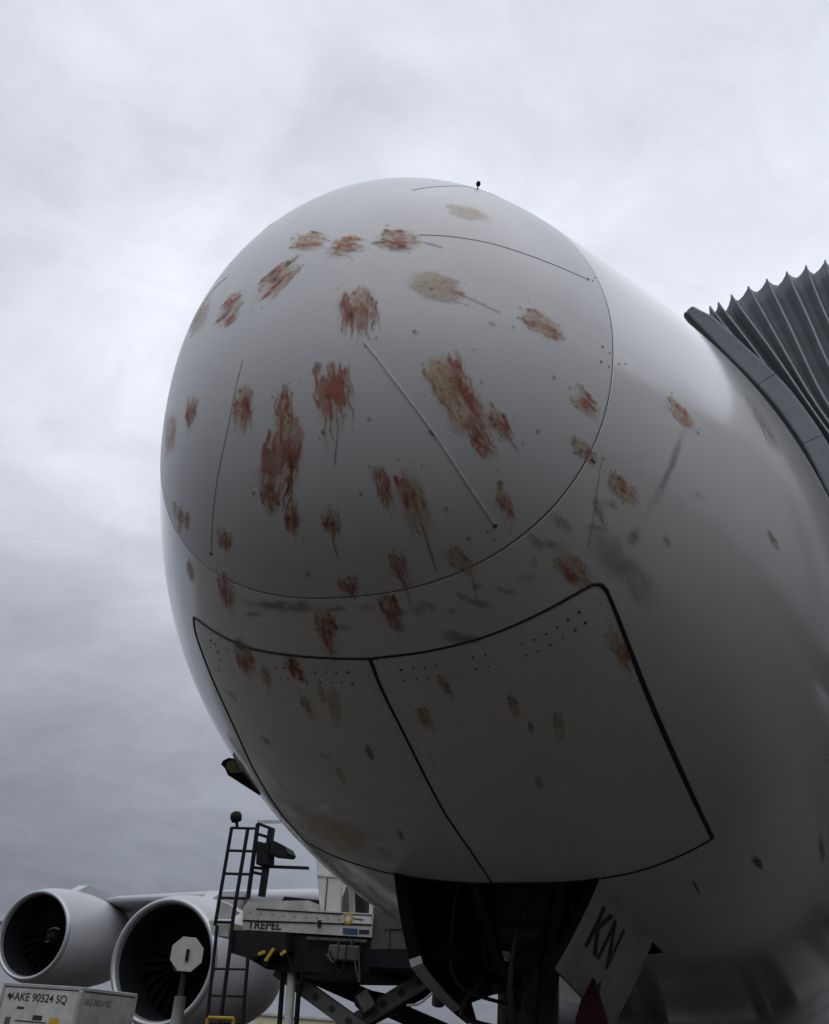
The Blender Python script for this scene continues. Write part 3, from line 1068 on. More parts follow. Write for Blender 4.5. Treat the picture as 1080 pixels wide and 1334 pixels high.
# grey scuffs and old sealant patches
smear((780, 702), (846, 778), 44, soft=True, grey=True, alpha=.75, parent=fus)
smear((822, 690), (830, 705), 20, soft=True, grey=True, alpha=1.0, parent=fus)
smear((888, 568), (849, 656), 12, soft=True, grey=True, alpha=.8, parent=fus)
smear((978, 520), (1008, 580), 15, soft=True, grey=True, alpha=1.4, parent=fus)
smear((325, 785), (410, 790), 14, soft=True, grey=True, alpha=1.1, parent=fus)
smear((575, 826), (625, 835), 16, soft=True, grey=True, alpha=1.1, parent=fus)
smear((605, 780), (640, 790), 12, soft=True, grey=True, alpha=.8, parent=fus)
smear((720, 670), (742, 690), 16, soft=True, grey=True, alpha=.9, parent=fus)
smear((690, 695), (706, 715), 14, soft=True, grey=True, alpha=.8, parent=fus)
smear((1068, 1090), (1072, 1120), 8, soft=True, grey=True, alpha=1.2, parent=fus)
smear((983, 1118), (993, 1134), 10, grey=True, dark=.9, alpha=.9, parent=fus)
smear((904, 1150), (912, 1166), 4, grey=True, dark=.9, alpha=.9, parent=fus)
_r = random.Random(21)
for q in catmull([(330, 790), (450, 800), (560, 790), (660, 745), (735, 690), (790, 640)], 26):
    x, y = q[0] + _r.uniform(-14, 14), q[1] + _r.uniform(-8, 18)
    smear((x, y), (x + _r.uniform(8, 26), y + _r.uniform(-10, 10)), _r.uniform(6, 15), soft=True, grey=True, alpha=_r.uniform(.35, .8), parent=fus)
for q in [(864, 698), (905, 640)]:
    smear(q, (q[0] + _r.uniform(4, 12), q[1] + _r.uniform(10, 24)), _r.uniform(6, 12), soft=True, grey=True, alpha=_r.uniform(.4, .8), parent=fus)
for q in [(470, 640), (560, 560), (610, 700), (700, 560), (420, 560), (330, 640), (540, 430), (640, 420), (720, 490), (480, 545), (400, 745), (580, 660)]:
    smear(q, (q[0] + _r.uniform(1, 4), q[1] + _r.uniform(4, 9)), _r.uniform(4, 7), grey=True, alpha=_r.uniform(.3, .6))
for q in [(300, 900), (345, 960), (420, 980), (560, 980), (700, 1010), (520, 1080), (690, 940)]:
    smear(q, (q[0] + _r.uniform(3, 9), q[1] + _r.uniform(8, 26)), _r.uniform(4, 12), soft=_r.random() < .6, grey=True, alpha=_r.uniform(.3, .6), parent=door_l if q[0] < 600 - (1080 - q[1]) * .35 else door_r)
ribbon('skin_joint', [(785, 592), (779, 630), (772, 680), (766, 714)], 0.005, 0.0025, mat('faint_joint', (.42, .42, .42), .6), fus)

# ------------------------------------------------------------------ open rear gear doors, hinged on the bay edges
def rot_about(P, a, b, ang):
    k = (b - a) / np.linalg.norm(b - a)
    v = P - a
    return a + v * math.cos(ang) + np.cross(k, v) * math.sin(ang) + (v @ k)[..., None] * k * (1 - math.cos(ang))


def project(X):
    d = np.asarray(X) - CAM
    z = d @ FW
    return 540 + FPX * (d @ RT) / z, 667 - FPX * (d @ UP) / z


S_D1 = 5.15


def open_door(side, ang, thick=0.05):
    """side -1 port, +1 starboard; skin patch from the hinge to near the keel, swung open"""
    pe = -math.pi / 2 + (BAYH if side > 0 else -BAYH)
    pc = -math.pi / 2 + side * 0.02
    n, m = 16, 20
    uu = np.sqrt(np.linspace(S_B0 + 0.03, S_D1, m))
    pp = np.linspace(pe, pc, n)
    U, Pp = np.meshgrid(uu, pp, indexing='ij')
    P = hull(U, Pp); N = hull_n(U, Pp)
    h0 = hull(np.array([math.sqrt(S_B0)]), np.array([pe]))[0]; h1 = hull(np.array([math.sqrt(S_B1)]), np.array([pe]))[0]
    outer = rot_about(P.reshape(-1, 3), h0, h1, ang).reshape(m, n, 3)
    inner = rot_about((P - N * thick).reshape(-1, 3), h0, h1, ang).reshape(m, n, 3)
    return outer, inner, h0, h1, uu, pp


best = None
for a in np.linspace(-2.2, 2.2, 441):
    o_, i_, *_r = open_door(-1, a)
    x, y = project(o_[0, -1])
    e = math.hypot(x - 715, y - 1275)
    if o_[0, -1][2] < o_[0, 0][2] and (best is None or e < best[0]):
        best = (e, a, x, y)
print('door angle', best, 'BAYH', BAYH, 'seam', SC)
ANG = best[1]
ANG_S = min(np.linspace(.6, 1.9, 131), key=lambda a: abs(project(open_door(1, a)[0][0, -1])[0] - 536))
doors = []
for side in (-1, 1):
    outer, inner, h0, h1, uu, pp = open_door(side, ANG if side < 0 else ANG_S, .05 if side < 0 else .075)
    m, n = outer.shape[:2]
    # notch of the lower rear corner
    F = [f for f in grid_faces(m, n, False)]
    dr = empty('nose_gear_rear_door', h0, root)
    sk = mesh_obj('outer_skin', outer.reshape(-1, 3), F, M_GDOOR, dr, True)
    mb = MB()
    Vi = inner.reshape(-1, 3)
    mb.add(list(Vi), F)
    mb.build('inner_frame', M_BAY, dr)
    # rim
    loop = [(0, j) for j in range(n)] + [(i, n - 1) for i in range(1, m)] + [(m - 1, j) for j in range(n - 2, -1, -1)] + [(i, 0) for i in range(m - 2, 0, -1)]
    V = [outer[i, j] for i, j in loop] + [inner[i, j] for i, j in loop]
    k = len(loop)
    RF = [(i, (i + 1) % k, (i + 1) % k + k, i + k) for i in range(k)]
    cut = n // 2 if side > 0 else 0
    if side > 0:
        for nm, fs, m_ in (('edge_rim', RF[n - 2:n + 13], M_DOORP), ('hinge_rim', RF[n + 13:] + RF[:n - 2], M_BAY)):
            ids = sorted({q for f in fs for q in f}); mp_ = {q: w for w, q in enumerate(ids)}
            mesh_obj(nm, [V[q] for q in ids], [tuple(mp_[q] for q in f) for f in fs], m_, dr)
    else:
        mesh_obj('edge_rim', V, RF, M_BAY, dr)
    # stiffener box on the inside of the door
    dp = (inner - outer); dp /= np.linalg.norm(dp, axis=-1)[..., None]
    Ib = inner[4:-1, 2:-2]; It = Ib + dp[4:-1, 2:-2] * (.22 if side > 0 else .08)
    mi, ni = Ib.shape[:2]
    lp = [(0, j) for j in range(ni)] + [(i, ni - 1) for i in range(1, mi)] + [(mi - 1, j) for j in range(ni - 2, -1, -1)] + [(i, 0) for i in range(mi - 2, 0, -1)]
    kk_ = len(lp)
    VV = list(It.reshape(-1, 3)) + [It[q] for q in lp] + [Ib[q] for q in lp]
    b_ = mi * ni
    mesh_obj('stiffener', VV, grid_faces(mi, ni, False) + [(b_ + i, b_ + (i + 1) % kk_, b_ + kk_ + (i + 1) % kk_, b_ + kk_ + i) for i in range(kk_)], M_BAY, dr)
    doors.append((dr, sk))
    dr['label'] = 'open port rear gear door lettered KN' if side < 0 else 'open starboard rear gear door showing its dark inside'


def text_mesh(body, size, bold=0.0):
    cu = bpy.data.curves.new('txt', 'FONT')
    cu.body = body
    cu.size = size
    cu.fill_mode = 'FRONT'
    cu.offset = bold
    to = bpy.data.objects.new('txt', cu)
    col.objects.link(to)
    dg = bpy.context.evaluated_depsgraph_get()
    me = bpy.data.meshes.new_from_object(to.evaluated_get(dg))
    V = np.array([v.co[:] for v in me.vertices]); F = [tuple(p.vertices) for p in me.polygons]
    bpy.data.objects.remove(to); bpy.data.curves.remove(cu); bpy.data.meshes.remove(me)
    return V, F


# KN lettering on the port door: x runs aft, y towards the hinge
V, F = text_mesh('KN', 1.0, 0.018)
V[:, 0] -= V[:, 0].min(); V[:, 1] -= V[:, 1].min()
wx, wy = V[:, 0].max(), V[:, 1].max()
h0 = doors and hull(np.array([math.sqrt(S_B0)]), np.array([-math.pi / 2 - BAYH]))[0]
h1 = hull(np.array([math.sqrt(S_B1)]), np.array([-math.pi / 2 - BAYH]))[0]
tS = S_B0 + 0.26 + V[:, 0] / wx * 0.62
fr_ = 0.66 - V[:, 1] / wy * 0.44        # fraction of the way from hinge to free edge
tP = (-math.pi / 2 - BAYH) + fr_ * (BAYH - 0.02)
TP = hull(np.sqrt(tS), tP) + hull_n(np.sqrt(tS), tP) * 0.004
TP = rot_about(TP, h0, h1, ANG)
mesh_obj('lettering', TP, F, M_TEXT, doors[0][0])

# ------------------------------------------------------------------ nose gear
GS = 4.75
gear = empty('nose_landing_gear', AF(GS, 0, 0), root)
mb = MB(AF)
mb.tube([(GS, 0, .62), (GS - .02, 0, 1.5)], .10, 16)
mb.tube([(GS - .02, 0, 1.4), (GS - .12, 0, 4.2)], .17, 18)
mb.tube([(GS, -.42, .62), (GS, .42, .62)], .09, 14)
mb.build('strut', M_GEAR, gear, False)
mb = MB(AF)
mb.tube([(GS - .05, .09, 2.1), (GS - 1.1, .30, 4.0)], .075, 12)
mb.tube([(GS - .05, -.09, 2.1), (GS - 1.1, -.30, 4.0)], .075, 12)
mb.tube([(GS - .25, .3, 2.5), (GS - .25, -.3, 2.5)], .05, 10)
mb.build('drag_brace', M_GEAR, gear)
mb = MB(AF)
mb.tube([(GS + .13, 0, 1.05), (GS + .34, 0, 1.35), (GS + .16, 0, 1.75)], .05, 8)
mb.build('torque_link', M_GEAR, gear)
for y in (-.22, .22):
    mb = MB(AF)
    mb.tube([(GS - .24, y, 1.25), (GS - .32, y, 1.28)], [.08, .09], 16)
    mb.build('taxi_light', M_GLASS, gear)
mb = MB(AF)
mb.box(GS - .42, GS + .1, -.26, .26, 2.35, 2.95, .05)
mb.tube([(GS - .3, -.36, 2.3), (GS - .3, .36, 2.3)], .11, 14)
mb.build('steering_housing', M_GEAR, gear)
_g = random.Random(8)
for k in range(14):
    a_ = _g.uniform(-.45, .45); z_ = _g.uniform(1.7, 2.3); sg_ = GS - _g.uniform(.15, .9)
    pts = [(sg_, a_, 3.6)] + [(sg_ + _g.uniform(-.15, .15), a_ + _g.uniform(-.14, .14), 3.3 - (3.3 - z_) * t) for t in (.25, .5, .75, 1)] + [(GS - .08, _g.uniform(-.1, .1), z_ - .1)]
    pts = catmull(pts, .12)
    mb = MB(AF); mb.tube([tuple(q) for q in pts], _g.uniform(.010, .026), 7); mb.build('hose', M_GEAR if k % 3 else M_DARKM, gear)
for a_, b_, r_ in (((GS - 1.2, .5, 3.3), (GS - .1, .12, 1.75), .05), ((GS - 1.2, -.5, 3.3), (GS - .1, -.12, 1.9), .05), ((GS - .9, .42, 2.9), (GS - .35, .62, 1.8), .045), ((GS - .3, .2, 1.9), (GS - .3, .52, 2.7), .04)):
    mb = MB(AF); mb.tube([a_, b_], r_, 12); mb.build('actuator', M_GEAR, gear)
mb = MB(AF)
mb.prism([(-.62, 1.2), (-.42, 1.2), (-.40, 1.75), (-.50, 2.06), (-.60, 1.75)], GS - .72, GS - .66)
fix_normals(mb.build('red_streamer', M_RED, gear))
for y in (-.34, .34):
    mb = MB(AF)
    c = AF(GS, y, .62)
    mb.lathe([(-.19, .33), (-.20, .52), (-.15, .60), (-.06, .62), (.06, .62), (.15, .60), (.20, .52), (.19, .33)], c, LV, 40)
    wh = mb.build('wheel', M_TYRE, gear, True)
    mb = MB(AF)
    mb.lathe([(-.17, .33), (-.13, .30), (-.10, .12), (-.16, .08), (-.16, .001)], c, LV, 32)
    mb.lathe([(.17, .33), (.13, .30), (.10, .12), (.16, .08), (.16, .001)], c, LV, 32)
    mb.build('rim', M_LIP, wh, True)

# small access flap standing open on the starboard side
flap = empty('access_flap', hit_in(330, 1026), root)
fd0 = np.linalg.norm(hit_in(318, 1005) - CAM)
def fp(x, y, e=0.0):
    d = pix_dir(x, y); return CAM + d / np.linalg.norm(d) * (fd0 + e)
def slab(name, px, e, th, m_):
    A = [fp(x, y, e) for x, y in px]; B_ = [a + AV * th for a in A]
    k = len(A)
    o = mesh_obj(name, A + B_, [tuple(range(k)), tuple(reversed(range(k, 2 * k)))] + [(i, (i + 1) % k, k + (i + 1) % k, k + i) for i in range(k)], m_, flap)
    fix_normals(o)
slab('outer_skin', [(288, 996), (290, 991), (298, 987), (304, 988), (340, 1030), (336, 1035), (297, 1010), (293, 1001)], .25, .03, M_DARKM)
slab('inner_skin', [(294, 998), (297, 992), (304, 990), (318, 1006), (300, 1007)], .235, .012, M_GREEN)

# ------------------------------------------------------------------ wing and engines
def wing_part(sgn=1):
    secs = [(3.0, 21.0, 17.5, 4.55, .12), (12.0, 26.6, 12.6, 5.42, .10), (16.6, 29.6, 10.4, 5.78, .095), (25.0, 35.3, 7.2, 6.25, .09), (33, 40.9, 5, 6.2, .085), (39.9, 45.8, 3.0, 6.1, .08)]
    n = 28
    V = []
    for lat, sl_, ch, z, th in secs:
        for k in range(n):
            a = 2 * math.pi * k / n
            x = .5 * (1 - math.cos(a))
            yt = 5 * th * (0.2969 * math.sqrt(x) - .126 * x - .3516 * x * x + .2843 * x ** 3 - .1036 * x ** 4)
            zc = yt if a <= math.pi else -yt
            V.append(AF(sl_ + x * ch, sgn * lat, z + zc * ch - x * ch * .04))
    F = grid_faces(len(secs), n)
    F.append(tuple(range((len(secs) - 1) * n, len(secs) * n)))
    return mesh_obj('wing', V, F, M_NAC, root, True)


for sgn in (1, -1):
    fix_normals(wing_part(sgn))


def engine(s0, lat, z, R0, wing_s, wing_z):
    e = empty('engine', AF(s0, lat, z), root)
    c = AF(s0, lat, z)
    ax = AV + np.array([0, 0, .02])
    mb = MB()
    mb.lathe([(.16, R0 * 1.0), (.4, R0 * 1.045), (.9, R0 * 1.09), (1.6, R0 * 1.12), (2.6, R0 * 1.12), (3.6, R0 * 1.06), (4.6, R0 * .95), (5.3, R0 * .84), (5.32, R0 * .80)], c, ax, 72)
    mb.build('nacelle', M_NAC, e, True)
    mb = MB()
    prof_ = [(.16, R0 * 1.0)]
    for a in np.linspace(80, -80, 13):
        prof_.append((.12 - .12 * math.cos(math.radians(a)), R0 * .945 + R0 * .052 * math.sin(math.radians(a))))
    prof_.append((.22, R0 * .885))
    mb.lathe(prof_, c, ax, 72)
    mb.build('inlet_lip', M_LIP, e, True)
    mb = MB()
    mb.lathe([(.22, R0 * .885), (.6, R0 * .86), (1.2, R0 * .855), (1.75, R0 * .87), (1.9, R0 * .87)], c, ax, 64)
    mb.build('inlet_duct', M_DUCT, e, True)
    # fan: wide curved blades
    x = np.cross(ax, [0, 0, 1.0]); x /= np.linalg.norm(x); y = np.cross(ax, x)
    mb = MB()
    for k in range(24):
        a0 = 2 * math.pi * k / 24
        V = []
        for r, tw in ((.28, .05), (.55, .14), (.85, .24)):
            for sgn in (-1, 1):
                aa = a0 + sgn * .15 - tw * .5
                h = 1.45 + sgn * (.20 - .1 * r) + tw * .3
                V.append(c + ax * h + R0 * r * (math.cos(aa) * x + math.sin(aa) * y))
        mb.add(V, [(0, 1, 3, 2), (2, 3, 5, 4)])
    mb.lathe([(1.85, R0 * .87), (1.86, .01)], c, ax, 32)
    mb.build('fan', M_FAN, e)
    mb = MB()
    mb.lathe([(.95, .002), (1.0, R0 * .07), (1.2, R0 * .18), (1.45, R0 * .27), (1.5, R0 * .28)], c, ax, 32)
    sp_ = mb.build('spinner', M_FAN, e, True)
    # painted spiral
    V = []
    for t in np.linspace(0, 1, 30):
        a = 1.0 + t * 4.4
        h = 1.0 + .3 * t
        for dr in (0, .035):
            rr = np.interp(h, [.95, 1.0, 1.2, 1.45], [.0, .07, .18, .27]) * R0 + .012
            V.append(c + ax * (h + dr * 1.4 - .012) + (rr + dr) * (math.cos(a) * x + math.sin(a) * y))
    mesh_obj('spiral_mark', V, [(2 * i, 2 * i + 1, 2 * i + 3, 2 * i + 2) for i in range(29)], M_WHITE, sp_)
    # pylon
    mb = MB(AF)
    top = z + R0
    poly = [(s0 + 1.6, top + .05), (s0 + 2.6, top + .55), (wing_s + .6, wing_z + .25), (wing_s + 3.5, wing_z - .1), (s0 + 5.2, z + R0 * .7), (s0 + 2, z + R0 * .9)]
    V = []
    for w in (-.22, .22):
        V += [AF(a, lat + w, b) for a, b in poly]
    k = len(poly)
    mb.add(V, [tuple(range(k)), tuple(reversed(range(k, 2 * k)))] + [(i, i + k, (i + 1) % k + k, (i + 1) % k) for i in range(k)])
    o = mb.build('pylon', M_NAC, e)
    mb = MB()
    mb.lathe([(4.2, R0 * .55), (5.6, R0 * .52), (6.6, R0 * .40), (7.3, R0 * .18), (7.6, .02)], c, ax, 32)
    mb.build('exhaust_cone', M_FAN, e, True)
    # strake on the inboard shoulder
    return e


e1 = engine(24.5, 15.35, 3.25, 1.78, 28.8, 5.7)
e2 = engine(32.0, 26.15, 4.42, 1.70, 36.1, 6.3)
engine(24.5, -15.35, 3.25, 1.78, 28.8, 5.7)['label'] = 'port inboard engine hidden behind the fuselage'
engine(32.0, -26.15, 4.42, 1.70, 36.1, 6.3)['label'] = 'port outboard engine hidden behind the fuselage'
# belly fairing
V = []
for s_, w, zb_, zt_ in ((19, 1.2, 2.35, 3.0), (21, 3.0, 1.95, 4.3), (24, 3.9, 1.75, 4.9), (34, 4.1, 1.7, 5.0), (41, 3.6, 1.85, 4.6), (46, 1.4, 2.4, 3.2)):
    for a in np.linspace(0, 2 * math.pi, 32, endpoint=False):
        cx, sx = math.cos(a), math.sin(a)
        V.append(AF(s_, w * math.copysign(abs(cx) ** .6, cx), (zb_ + zt_) / 2 + (zt_ - zb_) / 2 * math.copysign(abs(sx) ** .6, sx)))
fix_normals(mesh_obj('belly_fairing', V, grid_faces(6, 32), M_NAC, root, True))
for lat_, s_ in ((6.2, 30), (-6.2, 30), (2.6, 34), (-2.6, 34)):
    mg = empty('main_landing_gear', AF(s_, lat_, 0), root)
    mb = MB(AF); mb.tube([(s_, lat_, .7), (s_, lat_, 3.2)], .24, 14); mb.build('strut', M_GEAR, mg)
    mb = MB(AF); mb.tube([(s_ - 1.7, lat_, .7), (s_ + 1.7, lat_, .7)], .16, 12); mb.build('bogie_beam', M_GEAR, mg)
    for ds in (-1.6, 0, 1.6):
        for dl_ in (-.6, .6):
            mb = MB(); mb.lathe([(-.22, .3), (-.25, .55), (-.12, .7), (.12, .7), (.25, .55), (.22, .3)], AF(s_ + ds, lat_ + dl_, .7), LV, 28, True); mb.build('wheel', M_TYRE, mg, True)
e1['label'] = 'inboard engine under the wing with a dark round inlet'
e2['label'] = 'outboard engine with a pale spiral on its spinner'

# ------------------------------------------------------------------ jet bridge with pleated canopy
CS = 6.0
jb = empty('jet_bridge', AF(CS + 1.5, -9.5, 0))
tag(jb, 'jet bridge whose dark grey pleated canopy presses against the fuselage', 'jet bridge')
Z_FL = 4.7
CD = 3.1                      # canopy depth along the fuselage
ridge_px = [((925, 400), (1080, 598)), ((936, 395), (1080, 588)), ((953, 385), (1080, 570)), ((975, 374), (1080, 553)), ((999, 364.5), (1080, 535)),
            ((1025, 355), (1080, 486)), ((1050, 347), (1080, 432)), ((1075, 340), (1090, 390))]


def hull_lat(z, s=CS):
    """port-side half width of the hull at height z"""
    W, T, B, M = [float(v) for v in prof(np.array([math.sqrt(s)]))] if False else [float(v[0]) for v in prof(np.array([math.sqrt(s)]))]
    h = z - TIPZ - M
    if h > 0:
        t = min(1, h / (T - M)); return -W * (1 - t ** NU) ** (1 / NU)
    t = min(1, -h / (B + M)); return -W * (1 - t ** NL) ** (1 / NL)


def leg_curve(k):
    """front leg of hoop k as (starboard, height) pairs from the top corner down"""
    if k < len(ridge_px):
        a = on_s(*ridge_px[k][0], CS); b = on_s(*ridge_px[k][1], CS)
    else:
        a7 = on_s(*ridge_px[-1][0], CS)
        a = (a7[0] - .17 * (k - 7), a7[1] + .005 * (k - 7)); b = (a[0] - .02, a[1] - 1.2)
    zs = np.linspace(a[1], Z_FL, 22)
    bl = min(hull_lat(Z_FL) - .30 - .07 * k, a[0] - .02)
    # quadratic through a and b, settling on the bottom position
    sl_ = (b[0] - a[0]) / (b[1] - a[1])
    out = []
    for z in zs:
        if z >= b[1]:
            lt = a[0] + sl_ * (z - a[1])
        else:
            t = (b[1] - z) / (b[1] - Z_FL)
            lt = b[0] + (bl - b[0]) * (1 - (1 - t) ** 1.8)
        out.append((lt, z))
    P = np.array(out)
    P[1:, 0] += np.interp(P[1:, 1], np.linspace(4, 10, 9), np.random.RandomState(40 + k).uniform(-.03, .03, 9)) * np.clip((P[0, 1] - P[1:, 1]) * 1.5, 0, 1)
    for _ in range(3):
        P[1:-1, 0] = .25 * P[:-2, 0] + .5 * P[1:-1, 0] + .25 * P[2:, 0]
    return P


NH = 14
legs = [leg_curve(k) for k in range(NH)]


def hoop(P, ds, dz):
    """full hoop: front leg up, across the roof, rear leg down, as world points"""
    lat, z = P[:, 0], P[:, 1]
    f = [AF(CS + ds, l, h - dz * (1 if i < 2 else .5 if i < 4 else 0)) for i, (l, h) in enumerate(zip(lat, z))][::-1]
    roof = []
    for t in np.linspace(0, 1, 12)[1:-1]:
        roof.append(AF(CS + ds + (CD - 2 * ds) * t, lat[0], z[0] - dz + .22 * math.sin(math.pi * t)))
    r = [AF(CS + CD - ds, l, h - dz * (1 if i < 2 else .5 if i < 4 else 0)) for i, (l, h) in enumerate(zip(lat, z))]
    return np.array(f + roof + r)


rng = np.random.RandomState(3)
for k in range(NH - 1):
    A_, B_ = legs[k], legs[k + 1]
    t_ = rng.uniform(.34, .66)
    mid_ = A_ * (1 - t_) + B_ * t_
    gap = abs(B_[0, 0] - A_[0, 0])
    dep = min(.13, .03 + gap * .6) * rng.uniform(.75, 1.2)
    H0, Hm, H1 = hoop(A_, 0, 0), hoop(mid_, dep + rng.uniform(-.01, .02), dep * .30), hoop(B_, 0, 0)
    Hq0 = H0 * .45 + Hm * .55; Hq1 = H1 * .45 + Hm * .55
    off = np.array([0, 0, -.012]) + AV * .012
    Hq0 = Hq0 + off; Hq1 = Hq1 + off
    n = len(H0)
    mesh_obj('canopy_pleat', np.concatenate([H0, Hq0, Hm, Hq1, H1]), grid_faces(5, n, False), M_CANOPY, jb, True)
    mb = MB()
    mb.tube(list(H0[::1] - AV * .006), .011, 6, frame=False)
    mb.build('canopy_rib', M_RIB, jb)
# bumper pads lying on the skin
cont = [on_s(*q, CS) for q in catmull([(893, 410), (901, 420), (945, 465), (980, 500), (1012, 537), (1048, 590), (1080, 654)], 8)]
zlast, llast = cont[-1][1], cont[-1][0]
for z in np.linspace(zlast, Z_FL, 12)[1:]:
    cont.append((hull_lat(z) - .06 + (llast - hull_lat(zlast) + .06) * max(0, (z - Z_FL) / (zlast - Z_FL)), z))
cont = resample(np.array(cont), 60)
tg = np.gradient(cont, axis=0); tg /= np.linalg.norm(tg, axis=1)[:, None]
nr2 = np.stack([tg[:, 1], -tg[:, 0]], 1)          # outboard and up
if nr2[5, 0] > 0: nr2 = -nr2
wb = np.interp(np.linspace(0, 1, 60), [0, .06, .3, .6, 1], [.11, .20, .23, .22, .22])
for i0, i1 in ((0, 17), (17, 28), (28, 43), (43, 59)):
    idx = list(range(i0, i1 + 1))
    V = []
    for n_, i in enumerate(idx):
        c = cont[i].copy(); nv = nr2[i]
        e = .004 * (1 if n_ == 0 else -1 if n_ == len(idx) - 1 else 0)
        c = c + tg[i] * e
        for (w, ds) in ((.0, .02), (.015, -.05), (.03, -.07), (wb[i] - .03, -.09), (wb[i], -.07), (wb[i], .10)):
            q = c + nv * w
            V.append(AF(CS + ds, q[0], q[1]))
    m_ = len(idx)
    F = []
    for a in range(m_ - 1):
        for b in range(5):
            F.append((a * 6 + b, a * 6 + b + 1, (a + 1) * 6 + b + 1, (a + 1) * 6 + b))
    F += [tuple(range(6)), tuple(reversed(range((m_ - 1) * 6, m_ * 6)))]
    mesh_obj('bumper_pad', V, F, M_BUMPER, jb)
# black strip standing in for the shadow gap between pad and skin
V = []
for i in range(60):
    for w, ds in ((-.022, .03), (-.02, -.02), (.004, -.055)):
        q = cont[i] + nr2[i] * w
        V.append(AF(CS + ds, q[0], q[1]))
mesh_obj('contact_shadow', V, [(a * 3 + b, a * 3 + b + 1, a * 3 + b + 4, a * 3 + b + 3) for a in range(59) for b in range(2)], M_SEAL, jb)
# cab, tunnel and support, outboard of the canopy
xc = legs[-1][0, 0] + .02
mb = MB(AF); mb.box(CS - .15, CS + CD + .3, xc - 3.4, xc, Z_FL - .35, legs[-1][0, 1] - .25, .05); cab = mb.build('cab', M_BRIDGE, jb)
mb = MB(AF); mb.box(CS - .17, CS - .14, xc - 2.8, xc - .7, Z_FL + 1.1, Z_FL + 2.5); mb.build('cab_window', M_GLASS, cab)
mb = MB(AF); mb.box(CS - .3, CS + CD + .45, xc - 3.5, xc + .02, Z_FL - .6, Z_FL - .35, .03); mb.build('cab_floor', M_DARKM, jb)
t0 = np.array([CS - .3, xc - 1.9]); t1 = np.array([-29.5, xc - 10.5])
td = (t1 - t0); tl_ = np.linalg.norm(td); td /= tl_; tn = np.array([-td[1], td[0]])
def TF(a, b, c):
    q = t0 + td * a + tn * b
    return AF(q[0], q[1], c)
for a0, a1, w, h0_, h1_ in ((0, 13, 1.45, Z_FL - .3, Z_FL + 2.5), (12.5, tl_, 1.65, Z_FL - .45, Z_FL + 2.75)):
    mb = MB(TF); mb.box(a0, a1, -w, w, h0_, h1_, .05); tun = mb.build('tunnel', M_BRIDGE, jb)
    k = int((a1 - a0) / 1.6)
    for i_ in range(k):
        for sd2 in (-1, 1):
            a_ = a0 + .6 + i_ * 1.6
            b_ = sorted((sd2 * w, sd2 * (w + .06)))
            mb = MB(TF); mb.box(a_, a_ + .1, b_[0], b_[1], h0_ + .05, h1_ - .05); mb.build('tunnel_rib', M_BRIDGE, tun)
for b in (-1.9, 1.9):
    mb = MB(TF); mb.box(10.8, 11.2, b - .2, b + .2, .9, Z_FL + 1.5, .03); mb.build('lift_column', M_DARKM, jb)
mb = MB(TF); mb.box(10.5, 11.5, -2.2, 2.2, .55, .95, .04); mb.build('bogie', M_DARKM, jb)
for b in (-1.9, 1.9):
    mb = MB(); mb.lathe([(-.2, .25), (-.22, .5), (-.12, .6), (.12, .6), (.22, .5), (.2, .25)], TF(11, b, .6), LV, 32, True)
    mb.build('bogie_wheel', M_TYRE, jb, True)

# ------------------------------------------------------------------ cargo high loader on the starboard side
LS = 13.5
def P2(x, y, s=LS): return on_s(x, y, s)
ld = empty('high_loader', AF(LS + 1.4, 6, 0))
tag(ld, 'white scissor-lift cargo high loader lettered TREPEL beside the fuselage', 'high loader')


def poly_part(name, px, s0, s1, m_, parent=ld, s=LS):
    mb = MB(AF)
    mb.prism([P2(*q, s) for q in px], s0, s1)
    o = mb.build(name, m_, parent)
    fix_normals(o)
    return o


def bar(mb, a, b, w, s=LS, d=None):
    p, q = P2(*a, s), P2(*b, s)
    mb.beam((s, *p), (s, *q), w, d or w, (1, 0, 0))


deck = poly_part('deck_body', [(317, 1182), (323, 1174), (402, 1173), (404, 1186), (487, 1190), (485, 1206), (484, 1221), (383, 1215), (316, 1211)], LS, LS + 2.9, M_LOADW)
mb = MB(AF); bar(mb, (334, 1184), (484, 1193), .018, LS - .006); mb.build('deck_groove', M_DARKM, deck)
mb = MB(AF); bar(mb, (316, 1199), (484, 1205), .02, LS - .006); mb.build('deck_groove', M_DARKM, deck)
mb = MB(AF); bar(mb, (416, 1199), (416, 1208), .05, LS - .02); mb.build('deck_latch', M_DARKM, deck)
poly_part('logo_panel', [(446, 1191), (484, 1193.5), (484, 1204), (446, 1202)], LS - .012, LS - .003, M_WHITE, deck)
mb = MB(AF)
l0, z0 = P2(454, 1196.5)
ring = []
for a in np.linspace(0, 2 * math.pi, 20, endpoint=False):
    ring.append((a, .085)); 
V = [AF(LS - .018, l0 + r * math.cos(a), z0 + r * math.sin(a)) for r in (.055, .095) for a in np.linspace(0, 2 * math.pi, 20, endpoint=False)]
mesh_obj('logo_ring', V, [(i, (i + 1) % 20, 20 + (i + 1) % 20, 20 + i) for i in range(20)], M_YEL, deck)
poly_part('logo_script', [(461, 1196), (474, 1197.5), (474, 1199.5), (461, 1198)], LS - .018, LS - .013, M_OLIVE, deck)
poly_part('blue_plate', [(447, 1209), (466, 1210), (466, 1217.5), (447, 1216.5)], LS - .012, LS - .003, M_BLUE, deck)
poly_part('rating_plate', [(468, 1211), (481, 1211.5), (481, 1217), (468, 1216.5)], LS - .012, LS - .003, M_TEXT, deck)


